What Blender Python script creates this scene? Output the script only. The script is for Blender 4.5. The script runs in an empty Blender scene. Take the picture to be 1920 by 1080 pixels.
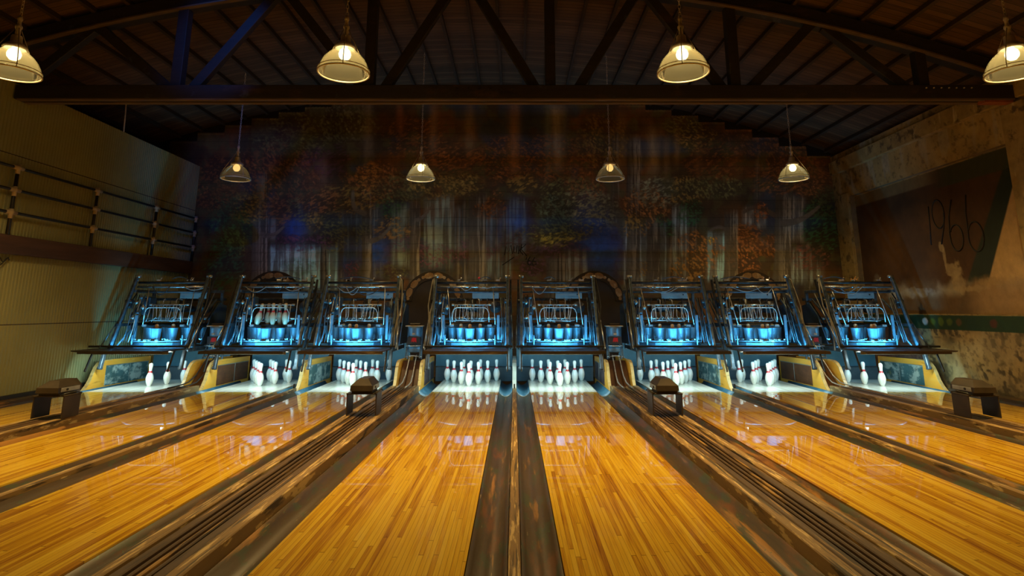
import bpy, math, random
import numpy as np
from mathutils import Vector, Matrix
random.seed(7)
SC = bpy.context.scene
COL = SC.collection
PI = math.pi

# ------------------------------------------------------------------ camera
F, TH, PX, PY, H = 1120.0, math.radians(11.5), 964.5, 352.0, 1.29
cam_d = bpy.data.cameras.new('camera')
cam = bpy.data.objects.new('camera', cam_d)
COL.objects.link(cam)
cam.location = (0, 0, H)
cam.rotation_euler = (PI / 2 + TH, 0, 0)
cam_d.sensor_width = 36
cam_d.lens = 36 * F / 1920
cam_d.shift_x = (960 - PX) / 1920
cam_d.shift_y = (PY - 540) / 1920
cam_d.clip_start = 0.05
SC.camera = cam
vs = SC.view_settings
SC.display_settings.display_device = 'sRGB'
vs.view_transform = 'Standard'
vs.look = 'None'
vs.gamma = 1
vs.use_curve_mapping = False
vs.exposure = 0.0
SC.cycles.use_denoising = True
SC.cycles.max_bounces = 8
SC.cycles.transparent_max_bounces = 12
SC.cycles.sample_clamp_indirect = 4.0
SC.cycles.caustics_reflective = False
SC.cycles.caustics_refractive = False

# ------------------------------------------------------------------ mesh builder
class MB:
    def __init__(self):
        self.v = []; self.f = []; self.smooth = []
    def _add(self, vs_, fs, sm=False):
        b = len(self.v)
        self.v += [tuple(p) for p in vs_]
        self.f += [tuple(i + b for i in f) for f in fs]
        self.smooth += [sm] * len(fs)
        return self
    def box(self, c, s, rx=0, ry=0, rz=0, bev=0.0):
        hx, hy, hz = s[0] / 2, s[1] / 2, s[2] / 2
        M = Matrix.Rotation(rz, 3, 'Z') @ Matrix.Rotation(ry, 3, 'Y') @ Matrix.Rotation(rx, 3, 'X')
        b = min(bev, hx * .8, hy * .8, hz * .8)
        cv = Vector(c)
        if b <= 0:
            P = [(x, y, z) for x in (-hx, hx) for y in (-hy, hy) for z in (-hz, hz)]
            fs = [(0, 1, 3, 2), (4, 6, 7, 5), (0, 4, 5, 1), (2, 3, 7, 6), (0, 2, 6, 4), (1, 5, 7, 3)]
            return self._add([cv + M @ Vector(p) for p in P], fs)
        # chamfered box: outline octagon in xy at 4 levels
        def ring(ex, ey, z):
            return [(ex - b, -ey, z), (ex, -ey + b, z), (ex, ey - b, z), (ex - b, ey, z),
                    (-ex + b, ey, z), (-ex, ey - b, z), (-ex, -ey + b, z), (-ex + b, -ey, z)]
        def ring2(ex, ey, z):
            e1, e2 = ex - b, ey - b
            return [(e1 , -e2, z)] * 1 + [(e1, -e2, z), (e1, e2, z), (e1, e2, z), (-e1, e2, z), (-e1, e2, z), (-e1, -e2, z), (-e1, -e2, z)]
        r1 = ring(hx, hy, -hz + b); r2 = ring(hx, hy, hz - b)
        k = 8
        P = r1 + r2
        fs = [(i, (i + 1) % k, k + (i + 1) % k, k + i) for i in range(k)]
        bt = [(hx - b, -hy + b, -hz), (hx - b, hy - b, -hz), (-hx + b, hy - b, -hz), (-hx + b, -hy + b, -hz)]
        tp = [(x, y, hz) for x, y, _ in bt]
        P = P + bt + tp
        B, T = 16, 20
        for base, o, flip in ((B, 0, False), (T, 8, True)):
            q = [(base, base + 1, o + 2, o + 1), (base + 1, base + 2, o + 4, o + 3), (base + 2, base + 3, o + 6, o + 5), (base + 3, base, o + 0, o + 7),
                 (base, o + 1, o + 0), (base + 1, o + 3, o + 2), (base + 2, o + 5, o + 4), (base + 3, o + 7, o + 6),
                 (base + 3, base + 2, base + 1, base)]
            fs += [tuple(reversed(x)) for x in q] if flip else q
        return self._add([cv + M @ Vector(p) for p in P], fs)
    def cyl(self, p0, p1, r, n=10, r1=None, caps=True):
        return self.tube([p0, p1], r, n, caps=caps, r1=r1)
    def tube(self, pts, r, n=8, caps=True, r1=None):
        pts = [Vector(p) for p in pts]
        m = len(pts)
        V = []; Fs = []
        up = None
        for i, p in enumerate(pts):
            t = (pts[min(i + 1, m - 1)] - pts[max(i - 1, 0)])
            if t.length < 1e-9: t = Vector((0, 0, 1))
            t.normalize()
            if up is None:
                a = Vector((0, 0, 1)) if abs(t.z) < .9 else Vector((1, 0, 0))
                up = (a - t * a.dot(t)).normalized()
            else:
                up = (up - t * up.dot(t))
                if up.length < 1e-6: up = t.orthogonal()
                up.normalize()
            sd = t.cross(up)
            rr = r if r1 is None else r + (r1 - r) * i / (m - 1)
            for k in range(n):
                a = 2 * PI * k / n
                V.append(p + up * (math.cos(a) * rr) + sd * (math.sin(a) * rr))
        for i in range(m - 1):
            for k in range(n):
                k2 = (k + 1) % n
                Fs.append((i * n + k, i * n + k2, (i + 1) * n + k2, (i + 1) * n + k))
        self._add(V, Fs, True)
        if caps:
            b = len(self.v) - len(V)
            self.f.append(tuple(b + k for k in reversed(range(n)))); self.smooth.append(False)
            self.f.append(tuple(b + (m - 1) * n + k for k in range(n))); self.smooth.append(False)
        return self
    def lathe(self, prof, n=24, c=(0, 0, 0), axis='Z', closed=False):
        V = []; Fs = []
        m = len(prof)
        for r, z in prof:
            for k in range(n):
                a = 2 * PI * k / n
                if axis == 'Z': p = (r * math.cos(a), r * math.sin(a), z)
                elif axis == 'Y': p = (r * math.cos(a), z, r * math.sin(a))
                else: p = (z, r * math.cos(a), r * math.sin(a))
                V.append((p[0] + c[0], p[1] + c[1], p[2] + c[2]))
        rng = m if closed else m - 1
        for i in range(rng):
            j = (i + 1) % m
            for k in range(n):
                k2 = (k + 1) % n
                q = (i * n + k, i * n + k2, j * n + k2, j * n + k)
                Fs.append(q if axis != 'Y' else tuple(reversed(q)))
        return self._add(V, Fs, True)
    def prism(self, poly, ax, a0, a1):
        """poly: 2D outline; ax: axis of extrusion ('X': poly=(y,z); 'Y': (x,z); 'Z': (x,y))"""
        n = len(poly)
        def mk(p, a):
            return (a, p[0], p[1]) if ax == 'X' else ((p[0], a, p[1]) if ax == 'Y' else (p[0], p[1], a))
        V = [mk(p, a0) for p in poly] + [mk(p, a1) for p in poly]
        Fs = [(i, (i + 1) % n, n + (i + 1) % n, n + i) for i in range(n)]
        Fs += [tuple(reversed(range(n))), tuple(range(n, 2 * n))]
        return self._add(V, Fs)
    def quad(self, *p):
        return self._add(p, [tuple(range(len(p)))])
    def sphere(self, c, r, n=12, m=8, sz=1.0):
        prof = [(max(1e-4, r * math.sin(PI * i / m)), -r * sz * math.cos(PI * i / m)) for i in range(m + 1)]
        return self.lathe(prof, n, c)
    def mesh(self, name, m):
        me = bpy.data.meshes.new(name)
        me.from_pydata(self.v, [], self.f)
        me.polygons.foreach_set('use_smooth', self.smooth)
        if m: me.materials.append(m)
        import bmesh as _b
        bm = _b.new(); bm.from_mesh(me)
        _b.ops.recalc_face_normals(bm, faces=bm.faces)
        bm.to_mesh(me); bm.free()
        me.update()
        return me
    def build(self, name, m, parent=None, label=None):
        return place(name, self.mesh(name, m), parent, label)

def place(name, me, parent=None, label=None):
    o = bpy.data.objects.new(name, me)
    COL.objects.link(o)
    if parent is not None:
        o.parent = parent
        # parts are modelled in world coordinates: undo the parent's transform
        o.matrix_parent_inverse = world_of(parent).inverted()
    if label: o['label'] = label
    return o
def world_of(o):
    m = o.matrix_basis.copy()
    p = o.parent
    if p is not None:
        m = world_of(p) @ o.matrix_parent_inverse @ m
    return m
def thing(name, label, cat, loc, group=None):
    o = bpy.data.objects.new(name, None)
    COL.objects.link(o)
    o.location = loc
    o.empty_display_size = .1
    return tag(o, label, cat, group)
def tag(o, label, cat, group=None):
    o['label'] = label; o['category'] = cat
    if group: o['group'] = group
    return o
def structure(o, label=None, cat=None):
    o['kind'] = 'structure'
    if label: o['label'] = label
    if cat: o['category'] = cat
    return o

# ------------------------------------------------------------------ materials
def new_mat(name):
    m = bpy.data.materials.new(name); m.use_nodes = True
    nt = m.node_tree
    return m, nt, nt.nodes['Principled BSDF'], nt.nodes, nt.links
def rgb(c): return (c[0], c[1], c[2], 1)
def ramp(nodes, stops):
    r = nodes.new('ShaderNodeValToRGB')
    el = r.color_ramp.elements
    while len(el) < len(stops): el.new(.5)
    for e, (p, c) in zip(el, stops):
        e.position = p; e.color = rgb(c)
    return r
def simple(name, c1, c2=None, rough=.5, metal=0., scale=8., stretch=(1, 1, 1), bump=0., lo=.35, hi=.65, coat=0., detail=6):
    m, nt, b, N, L = new_mat(name)
    b.inputs['Roughness'].default_value = rough
    b.inputs['Metallic'].default_value = metal
    b.inputs['Coat Weight'].default_value = coat
    b.inputs['Coat Roughness'].default_value = .1
    if c2 is None:
        c2 = tuple(x * .7 for x in c1)
    tc = N.new('ShaderNodeTexCoord'); mp = N.new('ShaderNodeMapping')
    mp.inputs['Scale'].default_value = stretch
    L.new(tc.outputs['Object'], mp.inputs['Vector'])
    nz = N.new('ShaderNodeTexNoise'); nz.inputs['Scale'].default_value = scale; nz.inputs['Detail'].default_value = detail
    L.new(mp.outputs['Vector'], nz.inputs['Vector'])
    r = ramp(N, [(lo, c1), (hi, c2)])
    L.new(nz.outputs['Fac'], r.inputs['Fac'])
    L.new(r.outputs['Color'], b.inputs['Base Color'])
    if bump:
        bp = N.new('ShaderNodeBump'); bp.inputs['Strength'].default_value = bump; bp.inputs['Distance'].default_value = .01
        L.new(nz.outputs['Fac'], bp.inputs['Height']); L.new(bp.outputs['Normal'], b.inputs['Normal'])
    return m
def emit(name, c, s):
    m, nt, b, N, L = new_mat(name)
    b.inputs['Base Color'].default_value = rgb(c)
    b.inputs['Emission Color'].default_value = rgb(c)
    b.inputs['Emission Strength'].default_value = s
    return m

def math_node(N, L, op, a, b=None, c=None):
    n = N.new('ShaderNodeMath'); n.operation = op
    for i, x in enumerate((a, b, c)):
        if x is None: continue
        if isinstance(x, (int, float)): n.inputs[i].default_value = x
        else: L.new(x, n.inputs[i])
    return n.outputs[0]

def lane_material(name, stops, bw, coat_rough, coat_w, blen=1.6, seam=.7):
    """narrow lane boards: board index from X, joints along Y, tone per board"""
    m, nt, b, N, L = new_mat(name)
    tc = N.new('ShaderNodeTexCoord'); sp = N.new('ShaderNodeSeparateXYZ')
    L.new(tc.outputs['Object'], sp.inputs[0])
    xs = math_node(N, L, 'DIVIDE', sp.outputs['X'], bw)
    ix = math_node(N, L, 'FLOOR', xs)
    fx = math_node(N, L, 'FRACT', xs)
    w1 = N.new('ShaderNodeTexWhiteNoise'); w1.noise_dimensions = '1D'; L.new(ix, w1.inputs['W'])
    yo = math_node(N, L, 'MULTIPLY_ADD', w1.outputs['Value'], 7.3, math_node(N, L, 'DIVIDE', sp.outputs['Y'], blen))
    iy = math_node(N, L, 'FLOOR', yo); fy = math_node(N, L, 'FRACT', yo)
    cb = N.new('ShaderNodeCombineXYZ'); L.new(ix, cb.inputs[0]); L.new(iy, cb.inputs[1])
    oi = N.new('ShaderNodeObjectInfo')
    L.new(math_node(N, L, 'MULTIPLY', oi.outputs['Random'], 91.0), cb.inputs[2])
    w2 = N.new('ShaderNodeTexWhiteNoise'); w2.noise_dimensions = '3D'; L.new(cb.outputs[0], w2.inputs['Vector'])
    # grain
    mp = N.new('ShaderNodeMapping'); mp.inputs['Scale'].default_value = (60, 1.6, 1)
    L.new(tc.outputs['Object'], mp.inputs['Vector'])
    ad = N.new('ShaderNodeVectorMath'); ad.operation = 'ADD'
    L.new(mp.outputs['Vector'], ad.inputs[0])
    sc = N.new('ShaderNodeVectorMath'); sc.operation = 'SCALE'; sc.inputs['Scale'].default_value = 37.
    L.new(w2.outputs['Color'], sc.inputs[0]); L.new(sc.outputs[0], ad.inputs[1])
    g = N.new('ShaderNodeTexNoise'); g.inputs['Scale'].default_value = 1.6; g.inputs['Detail'].default_value = 5
    L.new(ad.outputs[0], g.inputs['Vector'])
    # broad wear, follows the lane
    mp2 = N.new('ShaderNodeMapping'); mp2.inputs['Scale'].default_value = (6, .45, 1)
    L.new(tc.outputs['Object'], mp2.inputs['Vector'])
    g2 = N.new('ShaderNodeTexNoise'); g2.inputs['Scale'].default_value = 1.; g2.inputs['Detail'].default_value = 3
    L.new(mp2.outputs['Vector'], g2.inputs['Vector'])
    t = math_node(N, L, 'MULTIPLY_ADD', g.outputs['Fac'], .70, math_node(N, L, 'MULTIPLY', w2.outputs['Value'], .38))
    t = math_node(N, L, 'MULTIPLY_ADD', g2.outputs['Fac'], .5, math_node(N, L, 'SUBTRACT', t, .25))
    r = ramp(N, stops); L.new(t, r.inputs['Fac'])
    # joints between boards
    e1 = math_node(N, L, 'LESS_THAN', fx, .07)
    e2 = math_node(N, L, 'LESS_THAN', fy, .004)
    e = math_node(N, L, 'MAXIMUM', e1, e2)
    mx = N.new('ShaderNodeMix'); mx.data_type = 'RGBA'; mx.blend_type = 'MULTIPLY'
    L.new(math_node(N, L, 'MULTIPLY', e, seam), mx.inputs['Factor'])
    L.new(r.outputs['Color'], mx.inputs['A']); mx.inputs['B'].default_value = (.12, .07, .03, 1)
    L.new(mx.outputs['Result'], b.inputs['Base Color'])
    b.inputs['Roughness'].default_value = .42
    b.inputs['Specular IOR Level'].default_value = .04
    b.inputs['Coat Weight'].default_value = coat_w
    b.inputs['Coat Roughness'].default_value = coat_rough
    b.inputs['Coat IOR'].default_value = 1.5
    bp = N.new('ShaderNodeBump'); bp.inputs['Strength'].default_value = .05; bp.inputs['Distance'].default_value = .002
    L.new(g.outputs['Fac'], bp.inputs['Height']); L.new(bp.outputs['Normal'], b.inputs['Normal'])
    return m

M = {}
M['lane'] = lane_material('lane_boards', [(.18, (.26, .085, .005)), (.36, (.50, .23, .011)), (.56, (.72, .42, .022)), (.80, (.82, .54, .05))], .0271, .015, 1.0)
M['deck'] = lane_material('pin_deck_boards', [(.2, (.50, .46, .36)), (.6, (.72, .68, .58)), (.9, (.80, .77, .68))], .0271, .06, .8, 2.5, .2)
M['gutter'] = None
def layered(name, base, spots, rough=.5, stretch=(1, 1, 1), bump=.2, base2=None, bscale=6):
    """base colour with noise-shaped wear spots: spots = [(colour, scale, stretch, threshold, softness)]"""
    m, nt, b, N, L = new_mat(name)
    tc = N.new('ShaderNodeTexCoord')
    def noise(scale, st, seed):
        mp = N.new('ShaderNodeMapping'); mp.inputs['Scale'].default_value = st; mp.inputs['Location'].default_value = (seed * 3.7, seed * 1.9, seed * 5.3)
        L.new(tc.outputs['Object'], mp.inputs['Vector'])
        n = N.new('ShaderNodeTexNoise'); n.inputs['Scale'].default_value = scale; n.inputs['Detail'].default_value = 7; n.inputs['Roughness'].default_value = .6
        L.new(mp.outputs['Vector'], n.inputs['Vector'])
        return n.outputs['Fac']
    n0 = noise(bscale, stretch, 0)
    r = ramp(N, [(.3, base), (.7, base2 or tuple(x * .6 for x in base))]); L.new(n0, r.inputs['Fac'])
    cur = r.outputs['Color']
    for i, (c, s, st, th, so) in enumerate(spots):
        n = noise(s, st, i + 1)
        rr = ramp(N, [(th, (0, 0, 0)), (min(1, th + so), (1, 1, 1))]); L.new(n, rr.inputs['Fac'])
        mx = N.new('ShaderNodeMix'); mx.data_type = 'RGBA'
        L.new(rr.outputs['Color'], mx.inputs['Factor']); L.new(cur, mx.inputs['A']); mx.inputs['B'].default_value = rgb(c)
        cur = mx.outputs['Result']
    L.new(cur, b.inputs['Base Color'])
    b.inputs['Roughness'].default_value = rough
    if bump:
        bp = N.new('ShaderNodeBump'); bp.inputs['Strength'].default_value = bump; bp.inputs['Distance'].default_value = .006
        L.new(n0, bp.inputs['Height']); L.new(bp.outputs['Normal'], b.inputs['Normal'])
    return m
M['gutter'] = layered('gutter_worn', (.085, .052, .026), [((.05, .058, .03), 7, (1.6, .5, 1), .53, .06), ((.15, .058, .018), 7, (1.2, .22, 1), .56, .10), ((.36, .17, .035), 1.3, (7, .35, 1), .58, .05), ((.26, .13, .03), 6, (2.0, .2, 1), .60, .07), ((.06, .13, .06), 26, (1.5, 1, 1), .66, .03), ((.34, .25, .12), 30, (2.5, .12, 1), .67, .03)], .45, (3, .3, 1), .15)
M['track'] = layered('return_track_wood', (.11, .062, .03), [((.42, .24, .07), 8, (3.5, .10, 1), .56, .05), ((.03, .018, .01), 8, (4, .15, 1), .56, .06)], .5, (4, .2, 1), .2)
M['trackcap'] = layered('worn_cap_wood', (.33, .20, .07), [((.62, .44, .19), 14, (4, .25, 1), .54, .05), ((.06, .04, .022), 8, (6, .14, 1), .54, .05)], .5, (4, .2, 1), .25)
M['trackdark'] = simple('groove_dark', (.010, .007, .006), (.02, .012, .008), .6)
M['hood'] = simple('hood_brown_metal', (.032, .024, .016), (.055, .04, .025), .45, .3, 5)
M['hoodend'] = simple('hood_end_metal', (.30, .30, .26), (.42, .42, .36), .4, .5, 5)
M['kickwood'] = layered('varnished_maple', (.90, .38, .03), [((.55, .20, .02), 3, (1, .6, 4), .57, .12), ((.88, .62, .22), 5, (1, .5, 2), .64, .1)], .32, (1, .4, 5), .05, (.90, .44, .06))
M['kickedge'] = layered('worn_edge_wood', (.80, .52, .18), [((.35, .17, .05), 6, (1, 1, 3), .58, .1)], .4, (1, 1, 2), .1)
M['inlayteal'] = layered('worn_teal_panel', (.08, .17, .17), [((.42, .50, .44), 4, (1, 1, 1.6), .49, .10), ((.03, .06, .06), 9, (1, 1, 1), .58, .12), ((.25, .26, .12), 3, (1, 1, 1), .63, .1)], .55, (1, 1, 1), .1)
M['inlayred'] = layered('red_brown_panel', (.20, .07, .025), [((.11, .035, .015), 5, (1, 1, 1), .52, .2), ((.35, .18, .08), 12, (1, 1, 4), .66, .06)], .4, (1, 1, 3), .05)
M['inlaydark'] = layered('dark_plum_panel', (.09, .055, .06), [((.18, .11, .09), 5, (1, 1, 2), .55, .1)], .45, (1, 1, 3), .05)
M['liftwood'] = simple('lift_brown_wood', (.13, .05, .018), (.075, .03, .012), .4, 0, 6, (3, 1, .4))
M['pin'] = layered('pin_plastic', (.80, .77, .68), [((.60, .52, .38), 5, (3, 3, .5), .60, .12), ((.42, .36, .28), 18, (4, 4, .4), .72, .05)], .28, (1, 1, 1), 0, (.85, .83, .76))
M['pinworn'] = layered('pin_worn_plastic', (.55, .38, .22), [((.40, .19, .08), 5, (2, 2, .6), .48, .15), ((.35, .2, .1), 18, (4, 4, .4), .68, .05)], .3, (1, 1, 1), 0, (.62, .48, .32))
M['red'] = simple('red_stripe', (.62, .02, .025), (.5, .015, .02), .4)
M['steel'] = simple('painted_steel', (.11, .15, .18), (.04, .055, .07), .36, .4, 14, lo=.42, hi=.7)
M['darksteel'] = simple('dark_oiled_steel', (.018, .02, .022), (.05, .055, .06), .38, .4, 14)
M['brightsteel'] = simple('bright_bar_steel', (.62, .64, .64), (.42, .44, .44), .25, .75, 9)
M['cup'] = simple('cup_grey_paint', (.17, .26, .32), (.09, .14, .18), .4, .2, 6)
M['deckplate'] = simple('table_plate_paint', (.22, .30, .35), (.10, .14, .17), .4, .3, 12)
M['wire'] = simple('cage_wire', (.62, .60, .55), (.4, .38, .34), .35, .6, 20)
M['cable'] = simple('cable_sleeve', (.34, .32, .28), (.2, .19, .17), .6, 0, 10)
M['hose'] = simple('rubber_hose', (.02, .02, .022), (.035, .035, .035), .45)
M['plate'] = simple('grey_control_plate', (.34, .36, .34), (.26, .28, .27), .5, .1, 6)
M['motor'] = simple('motor_black', (.035, .035, .04), (.06, .06, .06), .4, .3, 8)
M['panelblue'] = simple('side_panel_blue', (.045, .085, .12), (.025, .05, .075), .45, .1, 5)
M['board'] = layered('masking_board_wood_lit', (.075, .048, .028), [((.22, .16, .09), 4, (.3, 2, 2), .56, .1), ((.04, .022, .012), 6, (.3, 3, 3), .55, .1)], .38, (.3, 3, 3), .1)  # lit copy of the board: warm lamp light put into its tan
M['channel'] = simple('channel_blue_paint', (.05, .15, .22), (.03, .10, .16), .35, 0, 6)
M['lip'] = simple('channel_lip', (.45, .55, .55), (.3, .38, .4), .4, .2, 8)
M['palepost'] = simple('pale_post', (.55, .54, .46), (.42, .40, .32), .45, .1, 5, (2, 2, .5))
M['skirt'] = simple('table_skirt', (.010, .016, .022), (.02, .03, .04), .4, .2, 12)
M['boardshaded'] = simple('masking_board_shaded', (.022, .018, .015), (.05, .036, .024), .4, 0, 5, (.4, 3, 3))  # shaded copy of the same board, darkened where no bright lamp hangs
M['beam'] = simple('black_beam', (.02, .018, .016), (.035, .03, .026), .4, .2, 8)
M['curtain'] = simple('pit_curtain_vinyl', (.03, .125, .18), (.018, .09, .135), .55, 0, 6, (1, 1, .5), .05)
M['kickbar'] = simple('pit_cushion_vinyl', (.06, .085, .10), (.04, .06, .07), .55, 0, 6)
M['tube'] = emit('fluorescent_tube', (.80, .96, 1.0), 8.0)
M['truss'] = layered('truss_timber', (.028, .022, .020), [((.055, .03, .018), 4, (.4, 1, 1), .6, .1), ((.06, .07, .10), 3, (1, 1, 1), .62, .1)], .6, (.5, 3, 3), .1)
M['trussedge'] = simple('chord_lower_plank', (.16, .11, .07), (.09, .06, .04), .6, 0, 5, (.4, 3, 3))
M['joist'] = simple('joist_timber', (.035, .022, .013), (.06, .036, .02), .7, 0, 5, (3, .3, 3))
M['girt'] = simple('girt_timber', (.10, .05, .028), (.06, .03, .018), .6, 0, 4, (3, .3, 3))
M['pipe'] = simple('black_pipe', (.018, .018, .022), (.03, .03, .035), .4, .3)
M['fitting'] = simple('ivory_fitting', (.52, .42, .30), (.36, .28, .2), .5, 0, 12)
M['lampmetal'] = simple('lamp_grey_metal', (.75, .66, .56), (.5, .43, .36), .5, .1, 15)
M['lampwire'] = simple('lamp_wire', (.50, .42, .28), (.35, .28, .18), .5, .1, 15)
M['rim'] = simple('lamp_rim', (.80, .74, .58), (.7, .62, .45), .3, .3, 15)
M['floor'] = simple('floor_dark', (.03, .022, .015), (.045, .032, .02), .6)
M['concrete_edge'] = layered('ledge_concrete', (.46, .33, .13), [((.62, .5, .27), 3, (1, 3, .5), .60, .08), ((.12, .085, .04), 5, (1, 1, 1), .55, .1)], .8, (1, 1, 1), .3)
M['black'] = simple('black_paint', (.012, .011, .01), (.02, .018, .015), .6)
M['arch'] = simple('arch_dark_brown', (.045, .028, .014), (.03, .018, .01), .6, 0, 3)
M['archbrick'] = layered('arch_tan', (.42, .24, .10), [((.5, .38, .24), 6, (1, 1, 1), .52, .1), ((.22, .09, .03), 6, (1, 1, 1), .6, .1)], .6)
M['paleboard'] = simple('pale_board', (.50, .50, .30), (.36, .36, .2), .7, 0, 5)
M['orange'] = simple('orange_block', (.35, .10, .03), (.25, .07, .02), .6)
M['amber'] = simple('amber_tag', (.75, .35, .05), (.6, .25, .04), .5)

# roof boards
def roof_mat():
    m, nt, b, N, L = new_mat('roof_boards')
    tc = N.new('ShaderNodeTexCoord'); sp = N.new('ShaderNodeSeparateXYZ'); L.new(tc.outputs['Object'], sp.inputs[0])
    ys = math_node(N, L, 'DIVIDE', sp.outputs['Y'], .11)
    iy = math_node(N, L, 'FLOOR', ys); fy = math_node(N, L, 'FRACT', ys)
    w = N.new('ShaderNodeTexWhiteNoise'); w.noise_dimensions = '1D'; L.new(iy, w.inputs['W'])
    mp = N.new('ShaderNodeMapping'); mp.inputs['Scale'].default_value = (1.2, 14, 1); L.new(tc.outputs['Object'], mp.inputs['Vector'])
    n = N.new('ShaderNodeTexNoise'); n.inputs['Scale'].default_value = 2; n.inputs['Detail'].default_value = 6; L.new(mp.outputs['Vector'], n.inputs['Vector'])
    t = math_node(N, L, 'MULTIPLY_ADD', w.outputs['Value'], .4, math_node(N, L, 'MULTIPLY', n.outputs['Fac'], .7))
    r = ramp(N, [(.25, (.05, .026, .012)), (.6, (.11, .058, .025)), (.9, (.17, .095, .042))]); L.new(t, r.inputs['Fac'])
    mx = N.new('ShaderNodeMix'); mx.data_type = 'RGBA'; L.new(math_node(N, L, 'LESS_THAN', fy, .08), mx.inputs['Factor'])
    L.new(r.outputs['Color'], mx.inputs['A']); mx.inputs['B'].default_value = (.015, .009, .005, 1)
    L.new(mx.outputs['Result'], b.inputs['Base Color'])
    b.inputs['Roughness'].default_value = .75
    return m
M['roof'] = roof_mat()

# ribbed metal sheets of the left wall
def rib_mat():
    m, nt, b, N, L = new_mat('ribbed_sheet')
    tc = N.new('ShaderNodeTexCoord'); sp = N.new('ShaderNodeSeparateXYZ'); L.new(tc.outputs['Object'], sp.inputs[0])
    f = math_node(N, L, 'FRACT', math_node(N, L, 'DIVIDE', sp.outputs['Y'], .055))
    tri = math_node(N, L, 'ABSOLUTE', math_node(N, L, 'SUBTRACT', f, .5))
    prof = math_node(N, L, 'MINIMUM', math_node(N, L, 'MULTIPLY', tri, 5.0), 1.0)
    n = N.new('ShaderNodeTexNoise'); n.inputs['Scale'].default_value = .9; n.inputs['Detail'].default_value = 5; L.new(tc.outputs['Object'], n.inputs['Vector'])
    r = ramp(N, [(.3, (.24, .235, .10)), (.7, (.33, .325, .15))]); L.new(n.outputs['Fac'], r.inputs['Fac'])
    cur = r.outputs['Color']
    for z in (1.07, 3.5):
        k = math_node(N, L, 'LESS_THAN', math_node(N, L, 'ABSOLUTE', math_node(N, L, 'SUBTRACT', sp.outputs['Z'], z)), .008)
        mx = N.new('ShaderNodeMix'); mx.data_type = 'RGBA'; L.new(k, mx.inputs['Factor']); L.new(cur, mx.inputs['A']); mx.inputs['B'].default_value = (.05, .04, .02, 1)
        cur = mx.outputs['Result']
    L.new(cur, b.inputs['Base Color'])
    b.inputs['Roughness'].default_value = .6
    bp = N.new('ShaderNodeBump'); bp.inputs['Strength'].default_value = .15; bp.inputs['Distance'].default_value = .01
    L.new(n.outputs['Fac'], bp.inputs['Height']); L.new(bp.outputs['Normal'], b.inputs['Normal'])
    return m
M['rib'] = rib_mat()

# painted wall: colour from the mesh's painted attribute, broken up by fine noise
def painted_mat(name, scale, stretch, amt, rough=.75, bump=.25):
    m, nt, b, N, L = new_mat(name)
    a = N.new('ShaderNodeVertexColor'); a.layer_name = 'paint'
    tc = N.new('ShaderNodeTexCoord'); mp = N.new('ShaderNodeMapping'); mp.inputs['Scale'].default_value = stretch
    L.new(tc.outputs['Object'], mp.inputs['Vector'])
    n = N.new('ShaderNodeTexNoise'); n.inputs['Scale'].default_value = scale; n.inputs['Detail'].default_value = 8; n.inputs['Roughness'].default_value = .7
    L.new(mp.outputs['Vector'], n.inputs['Vector'])
    v = math_node(N, L, 'MULTIPLY_ADD', n.outputs['Fac'], 2 * amt, 1 - amt)
    sc = N.new('ShaderNodeVectorMath'); sc.operation = 'SCALE'; L.new(a.outputs['Color'], sc.inputs[0]); L.new(v, sc.inputs['Scale'])
    L.new(sc.outputs[0], b.inputs['Base Color'])
    b.inputs['Roughness'].default_value = rough
    bp = N.new('ShaderNodeBump'); bp.inputs['Strength'].default_value = bump; bp.inputs['Distance'].default_value = .01
    L.new(n.outputs['Fac'], bp.inputs['Height']); L.new(bp.outputs['Normal'], b.inputs['Normal'])
    return m
M['mural'] = painted_mat('mural_paint', 12, (1, 1, .6), .45, .65, .2)
M['plaster'] = painted_mat('stained_concrete', 7, (1, 1, .8), .45, .8, .3)

# lamp glass
def glass_mat():
    m = bpy.data.materials.new('ribbed_lamp_glass'); m.use_nodes = True
    N = m.node_tree.nodes; L = m.node_tree.links
    N.remove(N['Principled BSDF'])
    out = N['Material Output']
    tr = N.new('ShaderNodeBsdfTransparent'); tr.inputs[0].default_value = (.78, .78, .66, 1)
    tl = N.new('ShaderNodeBsdfTranslucent'); tl.inputs[0].default_value = (.20, .20, .145, 1)
    df = N.new('ShaderNodeBsdfDiffuse'); df.inputs[0].default_value = (.13, .13, .10, 1)
    gl = N.new('ShaderNodeBsdfGlossy'); gl.inputs[0].default_value = (.9, .9, .85, 1); gl.inputs['Roughness'].default_value = .15
    m1 = N.new('ShaderNodeMixShader'); m1.inputs[0].default_value = .40
    L.new(tl.outputs[0], m1.inputs[1]); L.new(df.outputs[0], m1.inputs[2])
    m2 = N.new('ShaderNodeMixShader'); m2.inputs[0].default_value = .74
    L.new(tr.outputs[0], m2.inputs[1]); L.new(m1.outputs[0], m2.inputs[2])
    lw = N.new('ShaderNodeLayerWeight'); lw.inputs['Blend'].default_value = .25
    m3 = N.new('ShaderNodeMixShader'); L.new(lw.outputs['Fresnel'], m3.inputs[0])
    L.new(m2.outputs[0], m3.inputs[1]); L.new(gl.outputs[0], m3.inputs[2])
    L.new(m3.outputs[0], out.inputs['Surface'])
    return m
M['glass'] = glass_mat()
M['bulb'] = emit('bulb_glow', (1.0, .84, .50), 16.0)
M['bulbdim'] = emit('bulb_dim_glow', (1.0, .62, .22), 5.0)

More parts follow.
